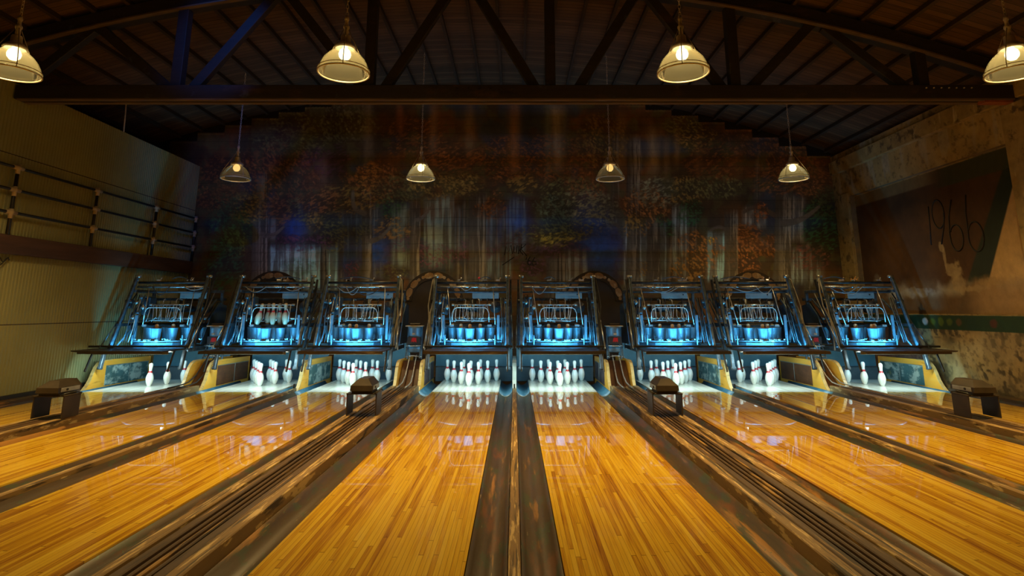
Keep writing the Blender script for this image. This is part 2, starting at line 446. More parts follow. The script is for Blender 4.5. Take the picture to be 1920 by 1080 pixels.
# ------------------------------------------------------------------ layout
HALF = 0.5334
LANES = [-6.300, -4.372, -2.783, -.785, .785, 2.783, 4.372, 6.300]
ORD = ['leftmost', 'second from left', 'third from left', 'fourth from left', 'fifth from left', 'sixth from left', 'seventh from left', 'rightmost']
PLACE = ['the leftmost lane', 'the second lane from the left', 'the third lane from the left', 'the fourth lane from the left, just left of centre',
         'the fifth lane from the left, just right of centre', 'the third lane from the right', 'the second lane from the right', 'the rightmost lane']
SHORT = ['leftmost lane', 'second lane from left', 'third lane from left', 'lane just left of centre', 'lane just right of centre',
         'third lane from right', 'second lane from right', 'rightmost lane']
WHERE = ['leftmost lane', 'second lane from left', 'third lane from left', 'lane just left of centre', 'lane just right of centre', 'third lane from right', 'second lane from right', 'rightmost lane']
GAPS = [(-5.765, -4.905), (-2.25, -1.32), (1.32, 2.25), (4.905, 5.765)]
GNAME = ['far left', 'centre left', 'centre right', 'far right']
GUT = .235
Y0, SEAM, YB = -1.5, 9.95, 11.68
XL, XR, YW = -7.30, 7.35, 13.5
def roofz(x): return 6.45 - .0237 * (x + .8) ** 2

# ------------------------------------------------------------------ painting helpers (numpy)
rng = np.random.default_rng(5)
def vnoise(x, y, seed):
    r = np.random.default_rng(seed); T = r.random((256, 256))
    xi = np.floor(x).astype(int); yi = np.floor(y).astype(int)
    fx = x - xi; fy = y - yi
    fx = fx * fx * (3 - 2 * fx); fy = fy * fy * (3 - 2 * fy)
    g = lambda a, b: T[a % 256, b % 256]
    return (g(xi, yi) * (1 - fx) + g(xi + 1, yi) * fx) * (1 - fy) + (g(xi, yi + 1) * (1 - fx) + g(xi + 1, yi + 1) * fx) * fy
def fbm(x, y, seed, o=4):
    s = 0; a = .5; t = 0
    for i in range(o):
        s = s + a * vnoise(x * 2 ** i, y * 2 ** i, seed + i * 17); t += a; a *= .5
    return s / t
def sst(a, b, x):
    t = np.clip((x - a) / (b - a), 0, 1); return t * t * (3 - 2 * t)
def over(C, c, a):
    a = np.clip(a, 0, 1)[:, None]
    return C * (1 - a) + np.array(c)[None, :] * a

def grid_mesh(name, P, nu, nv, colors, m):
    """P: (nu*nv,3) points; colours per point"""
    me = bpy.data.meshes.new(name)
    i = np.arange((nu - 1) * (nv - 1)); u = i % (nu - 1); v = i // (nu - 1)
    a = v * nu + u
    F_ = np.stack([a, a + 1, a + 1 + nu, a + nu], 1)
    me.vertices.add(len(P)); me.vertices.foreach_set('co', P.astype(np.float32).ravel())
    me.loops.add(F_.size); me.loops.foreach_set('vertex_index', F_.astype(np.int32).ravel())
    me.polygons.add(len(F_)); me.polygons.foreach_set('loop_start', np.arange(0, F_.size, 4, dtype=np.int32))
    me.update(calc_edges=True)
    at = me.color_attributes.new('paint', 'FLOAT_COLOR', 'POINT')
    at.data.foreach_set('color', np.concatenate([colors, np.ones((len(P), 1))], 1).astype(np.float32).ravel())
    me.materials.append(m)
    me.validate()
    return me
def to_px(X, Y, Z):
    c, s = math.cos(TH), math.sin(TH)
    d = Y * c + (Z - H) * s; u = (Z - H) * c - Y * s
    return PX + F * X / d, PY - F * u / d

# ------------------------------------------------------------------ back wall with the forest mural
def mural_colors(x, y):
    """x, y: place on the painting (units of about 1.2 cm, y down)"""
    n1 = fbm(x / 60, y / 45, 1); n2 = fbm(x / 22, y / 18, 2); n3 = fbm(x / 9, y / 60, 3); n4 = fbm(x / 7, y / 7, 4, 3)
    C = np.zeros((len(x), 3)) + np.array([.038, .024, .012])
    C = over(C, (.085, .038, .012), sst(.45, .7, n1) * .9)
    C = over(C, (.055, .05, .018), sst(.5, .68, n2) * .7)
    C = over(C, (.02, .03, .045), sst(.56, .7, fbm(x / 80, y / 70, 9)) * .8)
    # washed streaks running down from the top of the wall
    for (xc, w, y0, y1, col, a) in [(690, 9, 180, 330, (.22, .17, .11), .35), (750, 6, 190, 260, (.35, .12, .05), .5), (812, 7, 190, 300, (.2, .13, .08), .4),
                                    (965, 10, 185, 330, (.26, .13, .06), .5), (1045, 14, 190, 320, (.30, .24, .16), .55), (1028, 6, 190, 330, (.09, .1, .08), .6),
                                    (1165, 10, 210, 320, (.24, .15, .06), .4), (1225, 12, 235, 330, (.24, .18, .10), .5), (1195, 6, 280, 330, (.3, .28, .22), .5), (1250, 7, 255, 330, (.2, .14, .07), .5),
                                    (880, 8, 190, 300, (.24, .15, .07), .4), (1310, 8, 240, 330, (.15, .08, .03), .4), (605, 9, 290, 340, (.2, .15, .1), .4), (1270, 7, 230, 310, (.2, .12, .05), .4)]:
        m = np.exp(-((x - xc + 3 * (n2 - .5)) / w) ** 2) * sst(y0 - 10, y0 + 20, y) * (1 - sst(y1 - 30, y1 + 20, y))
        C = over(C, col, m * a * (.4 + 1.2 * n3))
    # misty openings between the trees
    st = .25 + .75 * sst(.42, .62, fbm(x / 3.2, y / 90, 21, 3))
    for (x0, x1, y0, y1, col, a) in [(505, 632, 462, 540, (.28, .48, .50), .95), (735, 768, 385, 500, (.20, .26, .20), .6), (795, 850, 372, 500, (.22, .29, .25), .75), (850, 880, 390, 470, (.12, .16, .17), .7),
                                     (905, 960, 390, 520, (.13, .19, .21), .7), (955, 985, 375, 480, (.15, .22, .25), .7), (1060, 1100, 470, 540, (.3, .34, .34), .7), (1170, 1190, 420, 540, (.30, .36, .36), .7),
                                     (1195, 1215, 425, 535, (.26, .33, .35), .8), (1238, 1252, 420, 530, (.2, .27, .29), .7), (1262, 1290, 390, 520, (.30, .36, .34), .75), (1325, 1362, 440, 525, (.24, .42, .46), .85),
                                     (1392, 1436, 392, 425, (.40, .38, .30), .75), (1478, 1510, 370, 450, (.30, .28, .22), .6), (1482, 1545, 470, 530, (.24, .30, .30), .7), (560, 600, 380, 420, (.08, .11, .13), .5), (635, 690, 400, 480, (.1, .13, .14), .5),
                                     (500, 520, 410, 450, (.3, .32, .28), .4), (700, 720, 380, 520, (.2, .22, .2), .5)]:
        k = 5 + 8 * n2
        m = sst(x0 - 4, x0 + 4, x) * (1 - sst(x1 - 4, x1 + 4, x)) * sst(y0 - k, y0 + k, y) * (1 - sst(y1 - k, y1 + k, y))
        C = over(C, col, m * a * st)
    # deep blue hollows
    for (xc, yc, rx, ry, a) in [(553, 428, 20, 26, .8), (705, 475, 26, 30, .95), (1115, 440, 36, 46, .9), (1135, 480, 28, 34, .9), (965, 405, 22, 28, .6), (975, 430, 26, 20, .5), (650, 490, 22, 30, .5), (1100, 385, 20, 24, .5), (930, 440, 18, 20, .4)]:
        m = np.exp(-(((x - xc) / rx) ** 2 + ((y - yc) / ry) ** 2) * 1.2)
        C = over(C, (.018, .06, .24), np.clip(m * 1.3, 0, 1) * a * (.35 + .9 * n4))
    # trunks
    def trunk(xc, hw, y0, y1, a=.95, lean=0, col=(.042, .034, .024), hi=(.22, .19, .14)):
        nonlocal C
        xx = x - xc - lean * (y - y1) + 2.5 * (fbm(y / 40 + xc, y * 0, 6, 2) - .5)
        fl = np.clip((y - (y1 - 45)) / 45, 0, 1) ** 2 * .35
        w = hw * (1 + fl)
        m = (1 - sst(w - 2, w + 1.5, np.abs(xx))) * sst(y0 - 12, y0 + 12, y + 20 * (n2 - .5)) * (1 - sst(y1, y1 + 6, y))
        bark = sst(.46, .62, fbm(x / 2.6, y / 70, 31 + int(xc), 3))
        shade = sst(-1, 1, xx / w)
        cc = np.array(col)[None] * (1 - bark[:, None] * .6) + np.array(hi)[None] * (bark * .6 * (.2 + shade))[:, None]
        aa = (m * a)[:, None]
        C = C * (1 - aa) + cc * aa
    def branch(p0, p1, bend, w0, w1, col=(.06, .045, .032)):
        nonlocal C
        for t in np.linspace(0, 1, 26):
            bx = p0[0] + (p1[0] - p0[0]) * t + bend[0] * math.sin(PI * t)
            by = p0[1] + (p1[1] - p0[1]) * t + bend[1] * math.sin(PI * t)
            w = w0 + (w1 - w0) * t
            m = 1 - sst(w - 1, w + 1, np.hypot(x - bx, y - by))
            C = over(C, np.array(col) * (1.3 if t > .4 else 1), m * .8)
    trunk(487, 15, 330, 540); trunk(607, 6, 455, 540, col=(.02, .016, .012)); trunk(688, 10, 355, 540); trunk(778, 10, 380, 540); trunk(838, 4, 385, 540, .7)
    trunk(870, 4, 380, 540, .8, col=(.02, .02, .02)); trunk(895, 17, 372, 540); trunk(858, 3, 390, 540, .6); trunk(1043, 19, 480, 560); trunk(928, 5, 400, 540, .7); trunk(945, 4, 390, 540, .6)
    trunk(1188, 13, 260, 540, .9, col=(.036, .026, .018)); trunk(1225, 13, 415, 540); trunk(1254, 5, 410, 540, .8); trunk(1272, 4, 385, 480, .7); trunk(1300, 7, 400, 540, .5); trunk(1371, 13, 395, 540)
    trunk(1466, 16, 360, 540, 1, -.02); trunk(1512, 6, 460, 540, .7); trunk(1340, 4, 450, 540, .6); trunk(640, 5, 440, 540, .6); trunk(570, 4, 470, 540, .5); trunk(535, 4, 470, 540, .5)
    trunk(1418, 6, 300, 420, .5); trunk(1152, 8, 240, 420, .5)
    branch((492, 440), (532, 425), (0, 8), 5, 2); branch((478, 415), (450, 395), (0, 5), 4, 2)
    branch((683, 400), (662, 360), (-8, 8), 5, 3); branch((696, 452), (735, 422), (0, 6), 5, 2); branch((782, 412), (806, 390), (0, 5), 4, 2)
    branch((1455, 405), (1395, 398), (-5, -12), 5, 3); branch((1470, 418), (1535, 388), (0, 8), 7, 3); branch((1370, 440), (1332, 432), (0, -10), 4, 2); branch((1440, 460), (1418, 442), (0, 0), 4, 2)
    branch((1160, 425), (1110, 405), (0, -6), 3, 2)
    # leaf masses, painted in short dabs
    leaf = sst(.46, .70, fbm((x + .5 * y) / 4.2 + 3 * n2, (y - .4 * x) / 2.6, 51, 3)); leaf2 = sst(.48, .72, fbm((x - .6 * y) / 3.2, (y + .3 * x) / 4.4 + 2 * n1, 57, 3)); leaf3 = sst(.46, .70, fbm((x + .2 * y) / 5.0, (y + .2 * x) / 2.8, 63, 3))
    def leaves(xc, yc, rx, ry, col, a=.8, L_=None):
        nonlocal C
        d = ((x - xc) / rx) ** 2 + ((y - yc) / ry) ** 2 + 1.4 * (n2 - .5)
        m = 1 - sst(.5, 1.25, d)
        dark = np.array(col) * .25
        C = over(C, dark, m * a * .55)
        C = over(C, np.array(col) * 1.15, m * a * (leaf if L_ is None else L_))
        C = over(C, np.array(col) * 1.8, m * a * .8 * sst(.6, .8, n4) * L_)
    och, rust, olive, grn, plum, grey = (.20, .12, .025), (.19, .07, .018), (.10, .095, .03), (.03, .085, .03), (.075, .03, .045), (.15, .15, .085)
    for args in [(560, 250, 90, 50, olive, .5), (650, 230, 60, 40, grey, .4), (520, 330, 80, 60, rust, .5), (700, 345, 60, 40, rust, .8), (650, 375, 70, 30, och, .6), (690, 330, 28, 24, (.26, .11, .02), .8), (585, 395, 50, 30, olive, .7),
                 (600, 380, 40, 25, rust, .7), (465, 390, 40, 30, och, .7), (440, 455, 25, 30, (.16, .15, .02), .7), (430, 420, 45, 60, grn, .5), (420, 500, 40, 50, grn, .6), (400, 350, 40, 60, rust, .4), (520, 400, 30, 25, rust, .5),
                 (590, 415, 18, 22, och, .8), (625, 440, 30, 30, olive, .6), (560, 455, 60, 18, plum, .8), (735, 425, 36, 25, (.25, .13, .03), .8), (735, 390, 30, 20, grn, .6), (760, 350, 50, 30, olive, .5), (815, 350, 60, 28, och, .6),
                 (870, 345, 40, 24, (.2, .13, .03), .7), (905, 395, 22, 16, rust, .9), (820, 480, 50, 22, plum, .85), (895, 465, 40, 24, plum, .8), (770, 460, 40, 18, plum, .6), (660, 505, 18, 20, (.12, .03, .05), .6), (680, 440, 20, 25, olive, .5),
                 (930, 380, 22, 30, rust, .6), (980, 345, 28, 22, och, .8), (945, 300, 60, 40, rust, .5), (1050, 300, 70, 50, rust, .4), (1070, 360, 60, 30, olive, .8), (1090, 385, 60, 30, grey, .8), (1040, 395, 40, 30, (.07, .1, .06), .8), (1130, 400, 35, 40, grey, .6),
                 (1030, 440, 60, 22, olive, .8), (1040, 450, 42, 14, (.24, .18, .025), .9), (1060, 470, 50, 18, plum, .6), (975, 470, 40, 30, (.05, .03, .03), .7), (1000, 500, 26, 20, plum, .8), (1100, 350, 40, 25, rust, .5), (1085, 430, 34, 20, olive, .7),
                 (1210, 390, 44, 40, (.24, .10, .025), .9), (1190, 425, 24, 24, (.22, .12, .02), .8), (1235, 360, 50, 30, grey, .6), (1290, 355, 40, 26, och, .9), (1340, 350, 60, 24, olive, .7), (1295, 400, 24, 26, grn, .85), (1255, 430, 12, 14, grn, .8), (1240, 415, 14, 14, grn, .5),
                 (1310, 470, 42, 44, (.24, .10, .02), .9), (1330, 450, 8, 8, (.5, .32, .02), 1), (1290, 505, 36, 30, (.2, .1, .02), .9), (1390, 480, 36, 40, (.2, .075, .02), .9), (1405, 440, 26, 22, rust, .8), (1425, 400, 16, 22, (.24, .08, .02), .8), (1440, 460, 24, 24, rust, .7),
                 (1540, 430, 36, 60, grn, .8), (1520, 480, 40, 26, (.12, .04, .03), .7), (1550, 380, 30, 30, (.05, .06, .02), .7), (1520, 340, 40, 30, rust, .5), (1450, 340, 50, 30, rust, .5), (1300, 260, 40, 30, och, .7), (1280, 235, 40, 20, olive, .7), (1130, 260, 50, 50, och, .4), (1340, 300, 60, 40, rust, .4),
                 (1480, 300, 70, 40, rust, .4), (1200, 505, 25, 20, och, .6), (780, 260, 60, 40, rust, .4), (860, 300, 50, 30, rust, .5), (620, 300, 50, 30, plum, .4), (1415, 260, 60, 40, (.12, .05, .02), .5), (560, 500, 30, 18, grn, .4), (735, 510, 30, 14, olive, .5)]:
        leaves(*args, L_=[leaf, leaf2, leaf3][int(args[0] + args[1]) % 3])
    # nearest trunks stand before the leaves
    for a_ in [(487, 14, 415, 540), (688, 9, 440, 540), (778, 9, 415, 540), (895, 16, 400, 540), (1188, 12, 430, 540), (1225, 12, 440, 540), (1371, 12, 420, 540)]:
        trunk(*a_, .85, col=(.060, .050, .036), hi=(.26, .23, .17))
    trunk(1466, 15, 400, 540, .9, -.02, col=(.060, .050, .036), hi=(.26, .23, .17))
    branch((492, 440), (532, 425), (0, 8), 5, 2, (.09, .075, .055)); branch((696, 452), (735, 422), (0, 6), 5, 2, (.09, .075, .055))
    branch((782, 412), (806, 390), (0, 5), 4, 2, (.09, .075, .055)); branch((1470, 418), (1535, 388), (0, 8), 7, 3, (.08, .065, .045)); branch((683, 400), (662, 360), (-8, 8), 5, 3, (.08, .065, .045))
    # block courses and damp stains
    return C * 2.6 * (.55 + .9 * fbm(x / 30, y / 120, 77, 3))[:, None]

NU, NV = 1150, 420
u = np.linspace(XL - 1.7, XR + .02, NU); v = np.linspace(0, 1, NV)
U, V = np.meshgrid(u, v)
Uf = U.ravel()
Zt = 6.45 - .0237 * (Uf + .8) ** 2
Zf = -.15 + V.ravel() * (Zt + .15)
# the wall's top steps down in courses toward the eaves
stepz = np.floor((Zt - .05) / .28) * .28 + .02
P = np.stack([Uf, np.full_like(Uf, YW), Zf], 1)
px_, py_ = to_px(Uf, np.full_like(Uf, 13.5), Zf)
C = mural_colors(px_, py_)
course = np.abs(((Zf + .06) / .2) % 1 - .5) > .47
C[course] *= .62
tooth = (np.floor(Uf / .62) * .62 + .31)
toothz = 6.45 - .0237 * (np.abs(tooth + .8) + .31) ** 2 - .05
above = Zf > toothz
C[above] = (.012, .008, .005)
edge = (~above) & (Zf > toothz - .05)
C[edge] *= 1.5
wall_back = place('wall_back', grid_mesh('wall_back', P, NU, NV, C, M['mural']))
structure(wall_back, 'back wall painted with a dark autumn forest', 'wall')

# the painter's signature on the mural
def strokes(name, lines, to3d, r, m, parent, label=None):
    mb = MB()
    for ln in lines:
        mb.tube([to3d(*p) for p in ln], r, 6)
    return mb.build(name, m, parent, label)
def onY(x, y, Y):
    c, s = math.cos(TH), math.sin(TH)
    a = (x - PX) / F; b = (PY - y) / F
    ry, rz = c - b * s, b * c + s
    t = Y / ry
    return (t * a, Y, H + t * rz)
sig = [[(946, 478), (949, 462), (954, 472), (958, 459), (961, 476)], [(964, 462), (963, 473), (968, 474), (970, 460)], [(972, 476), (973, 461), (979, 463), (974, 469), (981, 478)],
       [(978, 458), (975, 472)], [(986, 458), (977, 467), (988, 480)], [(942, 497), (955, 488), (964, 482)], [(988, 482), (986, 487)],
       [(994, 481), (989, 490), (990, 496), (995, 496), (996, 490), (991, 489)], [(1003, 482), (998, 490), (999, 497), (1005, 496), (1005, 490), (999, 490)]]
strokes('painted_signature', sig, lambda a, b: onY(a, b, YW - .004), .009, M['black'], wall_back, 'dark brushed signature with the year 66')

# ------------------------------------------------------------------ side walls, floor, ceiling
floor = MB().box((-.7, 5.8, -.33), (17.0, 15.8, .3)).build('floor', M['floor'])
structure(floor, 'dark floor under the lanes', 'floor')

rib = [(XL - .1, -1.9)]
y = -1.9
while y < 13.48:
    rib += [(XL - .014, y), (XL, y + .008), (XL, y + .038), (XL - .014, y + .046)]
    y += .06
rib += [(XL - .1, 13.5)]
wl = MB().prism(rib, 'Z', -.16, 4.54).build('wall_left', M['rib'])
structure(wl, 'olive ribbed sheet wall on the left', 'wall')
wo = MB().box((-9.05, 5.8, 2.4), (.1, 15.4, 5.2)).build('wall_outer', M['joist'])
structure(wo, 'dark outer wall beyond the left partition', 'wall')
g = MB().box((XL + .05, 9.3, 2.2), (.1, 8.3, .27), bev=.006).build('trim_1', M['girt']); structure(g, 'brown timber rail along the ribbed left wall', 'trim')
bb = MB().box((XL + .03, 6.0, -.02), (.06, 14.9, .2)).build('baseboard_left', M['black']); structure(bb, 'dark base strip at the foot of the left wall', 'baseboard')

# ceiling: barrel roof, boards running across
n = 48
xs = [-9.1 + (7.6 + 9.1) * i / n for i in range(n + 1)]
mb = MB()
V_ = []; F_ = []
for x in xs:
    for y in (-1.8, 13.62):
        V_.append((x, y, roofz(x)));
for x in xs:
    for y in (-1.8, 13.62):
        V_.append((x, y, roofz(x) + .12))
k2 = 2 * (n + 1)
for i in range(n):
    a = 2 * i
    F_ += [(a, a + 1, a + 3, a + 2), (k2 + a, k2 + a + 2, k2 + a + 3, k2 + a + 1), (a, a + 2, k2 + a + 2, k2 + a), (a + 1, k2 + a + 1, k2 + a + 3, a + 3)]
mb._add(V_, F_, False)
ceiling = mb.build('ceiling', M['roof']); structure(ceiling, 'dark boarded barrel roof over the lanes', 'ceiling')
x = -8.8
while x < 7.25:
    th = math.atan(-2 * .0237 * (x + .8))
    MB().box((x, 5.9, roofz(x) - .045), (.05, 15.0, .10), ry=-th).build('joist', M['joist'], ceiling)
    x += .5

# right wall: concrete frame, recessed painted panel
RY0, RY1, RZ0, RZ1 = 8.56, 12.87, 1.2, 3.72
def right_colors(y, z):
    n1 = fbm(y * 1.1 + 9, z * 1.1, 101); n2 = fbm(y * 4, z * 4, 103); n3 = fbm(y * 9, z * 1.2, 105, 3); n4 = fbm(y * 11, z * 11, 107, 3)
    C = np.zeros((len(y), 3)) + np.array([.44, .31, .12])
    C = over(C, (.50, .38, .18), sst(.42, .75, n2) * .6)
    C = over(C, (.16, .11, .045), sst(.42, .75, n1) * .55)
    C = over(C, (.10, .075, .035), sst(.56, .66, n4) * sst(.45, .65, n1) * .7)
    C = over(C, (.075, .055, .022), sst(.40, .62, fbm(y * 3, z * 3, 141)) * sst(.50, .60, fbm(y * 14, z * 14, 143, 3)) * (z < .95) * .95)
    C = over(C, (.11, .085, .035), sst(.42, .66, fbm(y * 1.3, z * 2, 145)) * (z < .95) * .75)
    C = over(C, (.07, .05, .025), sst(.6, .68, fbm(y * 16, z * 16, 131, 4)) * .5)
    C = over(C, (.45, .38, .26), sst(.6, .7, n3) * sst(3.6, 3.9, z) * .6)
    ins = (sst(RY0, RY0 + .02, y) * (1 - sst(RY1 - .02, RY1, y)) * sst(RZ0, RZ0 + .02, z) * (1 - sst(RZ1 - .03, RZ1, z)))
    # panel: brown field
    B = np.zeros((len(y), 3)) + np.array([.088, .038, .010])
    B = over(B, (.048, .020, .006), sst(.35, .75, fbm(y * 1.6, z * 1.6, 111)) * .8)
    # pale concrete wedge right of the dark stripe
    s1 = (8.80, 3.50); s2 = (9.93, 1.74); e1 = (8.60, 3.36); e2 = (9.52, 1.66)
    def side(p, q): return ((y - p[0]) * (q[1] - p[1]) - (z - p[1]) * (q[0] - p[0])) / math.hypot(q[0] - p[0], q[1] - p[1])
    dl = side(s1, s2); dr = side(e1, e2)      # sign: >0 on the small-y ... checked below
    sg = 1 if ((8.6 - e1[0]) * (e2[1] - e1[1]) - (1.5 - e1[1]) * (e2[0] - e1[0])) > 0 else -1
    dl, dr = dl * sg, dr * sg
    low = 1 - sst(1.6, 1.85, z + .25 * (n2 - .5))
    B = over(B, (.020, .032, .018), sst(-.02, .02, dl))
    B = over(B, (.58, .38, .16), sst(-.015, .015, dr))
    # stained lower strip
    pale = sst(.35, .6, n2 + .12 * np.sin(y * 5))
    B = over(B, (.17, .10, .042), low * .85)
    B = over(B, (.42, .36, .25), low * pale * sst(1.45, 1.62, z) * (1 - sst(11.9, 12.5, y)) * .8)
    B = over(B, (.40, .25, .11), low * (1 - sst(9.6, 10.1, y)) * .85)
    # upper painted ornament band
    band = sst(RZ1 - .36, RZ1 - .33, z) * (1 - sst(10.0, 10.5, y))
    B = over(B, (.045, .055, .02), band * .85)
    B = over(B, (.22, .15, .06), sst(RZ1 - .26, RZ1 - .22, z) * sst(10.2, 10.7, y) * .9)
    # run of damp under the painted date
    def blob(yc, zc, ry, rz, a, col=(.44, .32, .16)):
        nonlocal B
        d = ((y - yc) / ry) ** 2 + ((z - zc) / rz) ** 2 + 2.2 * (n4 - .5) + 1.2 * (n2 - .5)
        B = over(B, np.array(col), (1 - sst(.3, 1.1, d)) * a * (.65 + .7 * (n4 - .3)))
    blob(10.42, 2.36, .07, .09, .8); blob(10.38, 2.15, .035, .16, .8); blob(10.2, 1.92, .22, .17, .85); blob(10.1, 1.72, .17, .22, .85); blob(9.9, 1.62, .4, .06, .8)
    blob(11.3, 1.58, .5, .10, .7, (.40, .38, .32)); blob(11.9, 1.5, .25, .22, .7, (.40, .42, .38)); blob(12.4, 1.75, .2, .25, .5, (.3, .26, .2)); blob(9.3, 1.72, .5, .09, .7, (.45, .30, .12))
    C = C * (1 - ins[:, None]) + B * ins[:, None]
    # green band with ornaments below the panel
    gb = (z > .95) & (z < 1.2)
    C[gb] = (.016, .045, .012)
    for yc, col in ((10.95, (.50, .50, .45)), (10.75, (.07, .13, .012)), (10.55, (.08, .13, .012)), (10.35, (.08, .12, .012)), (10.13, (.10, .06, .02)), (9.4, (.09, .03, .01)), (8.6, (.12, .04, .015))):
        d = np.hypot(y - yc, (z - 1.08) * 1.1) + .05 * (n4 - .5)
        C = over(C, col, (1 - sst(.05, .085, d)) * gb)
    C = over(C, (.12, .06, .07), (z < .95) * sst(10.9, 11.3, y) * .7)
    return C
NY, NZ = 520, 260
def rgrid(xv, y0, y1, z0, z1, ny, nz):
    yy, zz = np.meshgrid(np.linspace(y0, y1, ny), np.linspace(z0, z1, nz)); yf, zf = yy.ravel(), zz.ravel()
    return np.stack([np.full_like(yf, xv), yf, zf], 1), right_colors(yf, zf)
def join_grids(name, parts, m):
    vs_, cs, fs = [], [], []
    b = 0
    for P_, C_, nu, nv in parts:
        i = np.arange((nu - 1) * (nv - 1)); uu = i % (nu - 1); vv = i // (nu - 1); a = vv * nu + uu
        fs.append(np.stack([a, a + 1, a + 1 + nu, a + nu], 1) + b); vs_.append(P_); cs.append(C_); b += len(P_)
    V_ = np.concatenate(vs_); C_ = np.concatenate(cs); F_ = np.concatenate(fs)
    me = bpy.data.meshes.new(name)
    me.vertices.add(len(V_)); me.vertices.foreach_set('co', V_.astype(np.float32).ravel())
    me.loops.add(F_.size); me.loops.foreach_set('vertex_index', F_.astype(np.int32).ravel())
    me.polygons.add(len(F_)); me.polygons.foreach_set('loop_start', np.arange(0, F_.size, 4, dtype=np.int32))
    me.update(calc_edges=True)
    at = me.color_attributes.new('paint', 'FLOAT_COLOR', 'POINT')
    at.data.foreach_set('color', np.concatenate([C_, np.ones((len(V_), 1))], 1).astype(np.float32).ravel())
    me.materials.append(m); me.validate()
    return me
RD = .10
parts = []
for (y0, y1, z0, z1, ny, nz) in [(-1.8, RY0, -.15, 4.75, 200, 120), (RY1, YW, -.15, 4.75, 40, 160), (RY0, RY1, -.15, RZ0, 260, 90), (RY0, RY1, RZ1, 4.75, 200, 50)]:
    P_, C_ = rgrid(XR, y0, y1, z0, z1, ny, nz); parts.append((P_, C_, ny, nz))
P_, C_ = rgrid(XR + RD, RY0, RY1, RZ0, RZ1, 420, 260); parts.append((P_, C_, 420, 260))
def reveal(a, b):
    t = np.linspace(0, 1, 60); s_ = np.array([0, 1.])
    S, T = np.meshgrid(s_, t)
    yf = a[0] + (b[0] - a[0]) * T.ravel(); zf = a[1] + (b[1] - a[1]) * T.ravel(); xf = XR + RD * S.ravel()
    col = np.tile(np.array([[.22, .16, .08]]), (len(yf), 1)) * (.6 + .8 * fbm(yf * 5, zf * 5, 120))[:, None]
    return (np.stack([xf, yf, zf], 1), col, 2, 60)
for a, b in (((RY0, RZ0), (RY1, RZ0)), ((RY0, RZ1), (RY1, RZ1)), ((RY0, RZ0), (RY0, RZ1)), ((RY1, RZ0), (RY1, RZ1))):
    parts.append(reveal(a, b))
wall_right = place('wall_right', join_grids('wall_right', parts, M['plaster']))
structure(wall_right, 'stained concrete wall on the right with a recessed brown panel', 'wall')
MB().box((XR + .25, 5.8, 2.3), (.2, 15.4, 4.9)).build('wall_right_core', M['concrete_edge'], wall_right).name = 'masonry'
t2 = MB().box((XR - .03, 6.0, 4.45), (.10, 14.9, .30), bev=.01).build('trim_2', M['concrete_edge']); structure(t2, 'concrete ledge along the top of the right wall', 'trim')
t3 = MB().box((XR - .02, 13.07, 2.0), (.06, .36, 3.6), bev=.008).build('trim_3', M['concrete_edge']); structure(t3, 'pale pilaster strip at the back end of the right wall', 'trim')
t4 = MB().box((XR - .03, 8.35, 2.1), (.10, .40, 4.3), bev=.008).build('trim_4', M['concrete_edge']); structure(t4, 'concrete pilaster at the near edge of the brown panel', 'trim')
def on_right(y, z): return (XR + RD - .004, y, z)
def arc(cy, cz, ry, rz, a0, a1, n=18): return [(cy + ry * math.cos(math.radians(a0 + (a1 - a0) * i / n)), cz + rz * math.sin(math.radians(a0 + (a1 - a0) * i / n))) for i in range(n + 1)]
# y runs right-to-left as seen, so angles are mirrored by a negative radius
date = [[(10.60, 3.10), (10.62, 2.8), (10.66, 2.42)],
        arc(10.38, 2.93, -.15, .25, 0, 360) + [(10.24, 2.93), (10.28, 2.7), (10.40, 2.40)],
        [(10.02, 3.12), (10.13, 2.85), (10.17, 2.55)] + arc(10.02, 2.47, -.145, .22, 180, 360) + arc(10.02, 2.47, -.145, .22, 0, 150),
        [(9.68, 3.14), (9.74, 2.85), (9.75, 2.55)] + arc(9.60, 2.44, -.16, .24, 180, 360) + arc(9.60, 2.44, -.16, .24, 0, 150)]
strokes('painted_numerals', date, on_right, .012, M['black'], wall_right, 'black painted numerals reading 1966')

# ------------------------------------------------------------------ things on the left wall
pr = thing('pipe_rack', 'rack of black pipes with ivory fittings on the olive left wall', 'pipe rack', (XL + .1, 10.0, 2.34))
px0 = XL + .10
for z in (3.30, 2.975, 2.65):
    MB().cyl((px0, 5.5, z), (px0, 13.42, z), .022, 10).build('pipe', M['pipe'], pr)
for y in (6.75, 8.44, 10.13, 11.87, 13.38):
    MB().cyl((px0, y, 2.34), (px0, y, 3.30), .024, 10).build('post', M['pipe'], pr)
    for z in (3.30, 2.975, 2.65):
        f = MB().sphere((px0, y, z), .042, 12, 8)
        f.cyl((px0, y - .09, z), (px0, y + .09, z), .031, 10); f.cyl((px0, y, z - .09), (px0, y, z + .05), .031, 10)
        f.build('fitting', M['fitting'], pr)
tr = MB().cyl((XL + .02, 10.7, 4.53), (XL - .02, 10.7, roofz(XL)), .012, 8).build('threaded_rod', M['fitting'])
tag(tr, 'thin tan rod rising from the top of the ribbed left wall', 'rod')
ib = MB()
ib.tube([(XL + .04, 8.62 - .02 * i, 1.98 + .03 * math.sin(i * .9)) for i in range(14)], .009, 6)
ib.tube([(XL + .04, 8.60 - .012 * i, 2.02 - .012 * i) for i in range(12)], .008, 6)
tag(ib.build('hanging_bracket', M['black']), 'small black scrolled iron bracket under the brown rail of the left wall', 'bracket')
pb = MB().box((XL + .02, 12.78, 1.62), (.03, .62, .46)).build('wall_board', M['paleboard'])
tag(pb, 'pale green board on the left wall behind the leftmost pinsetter', 'board')

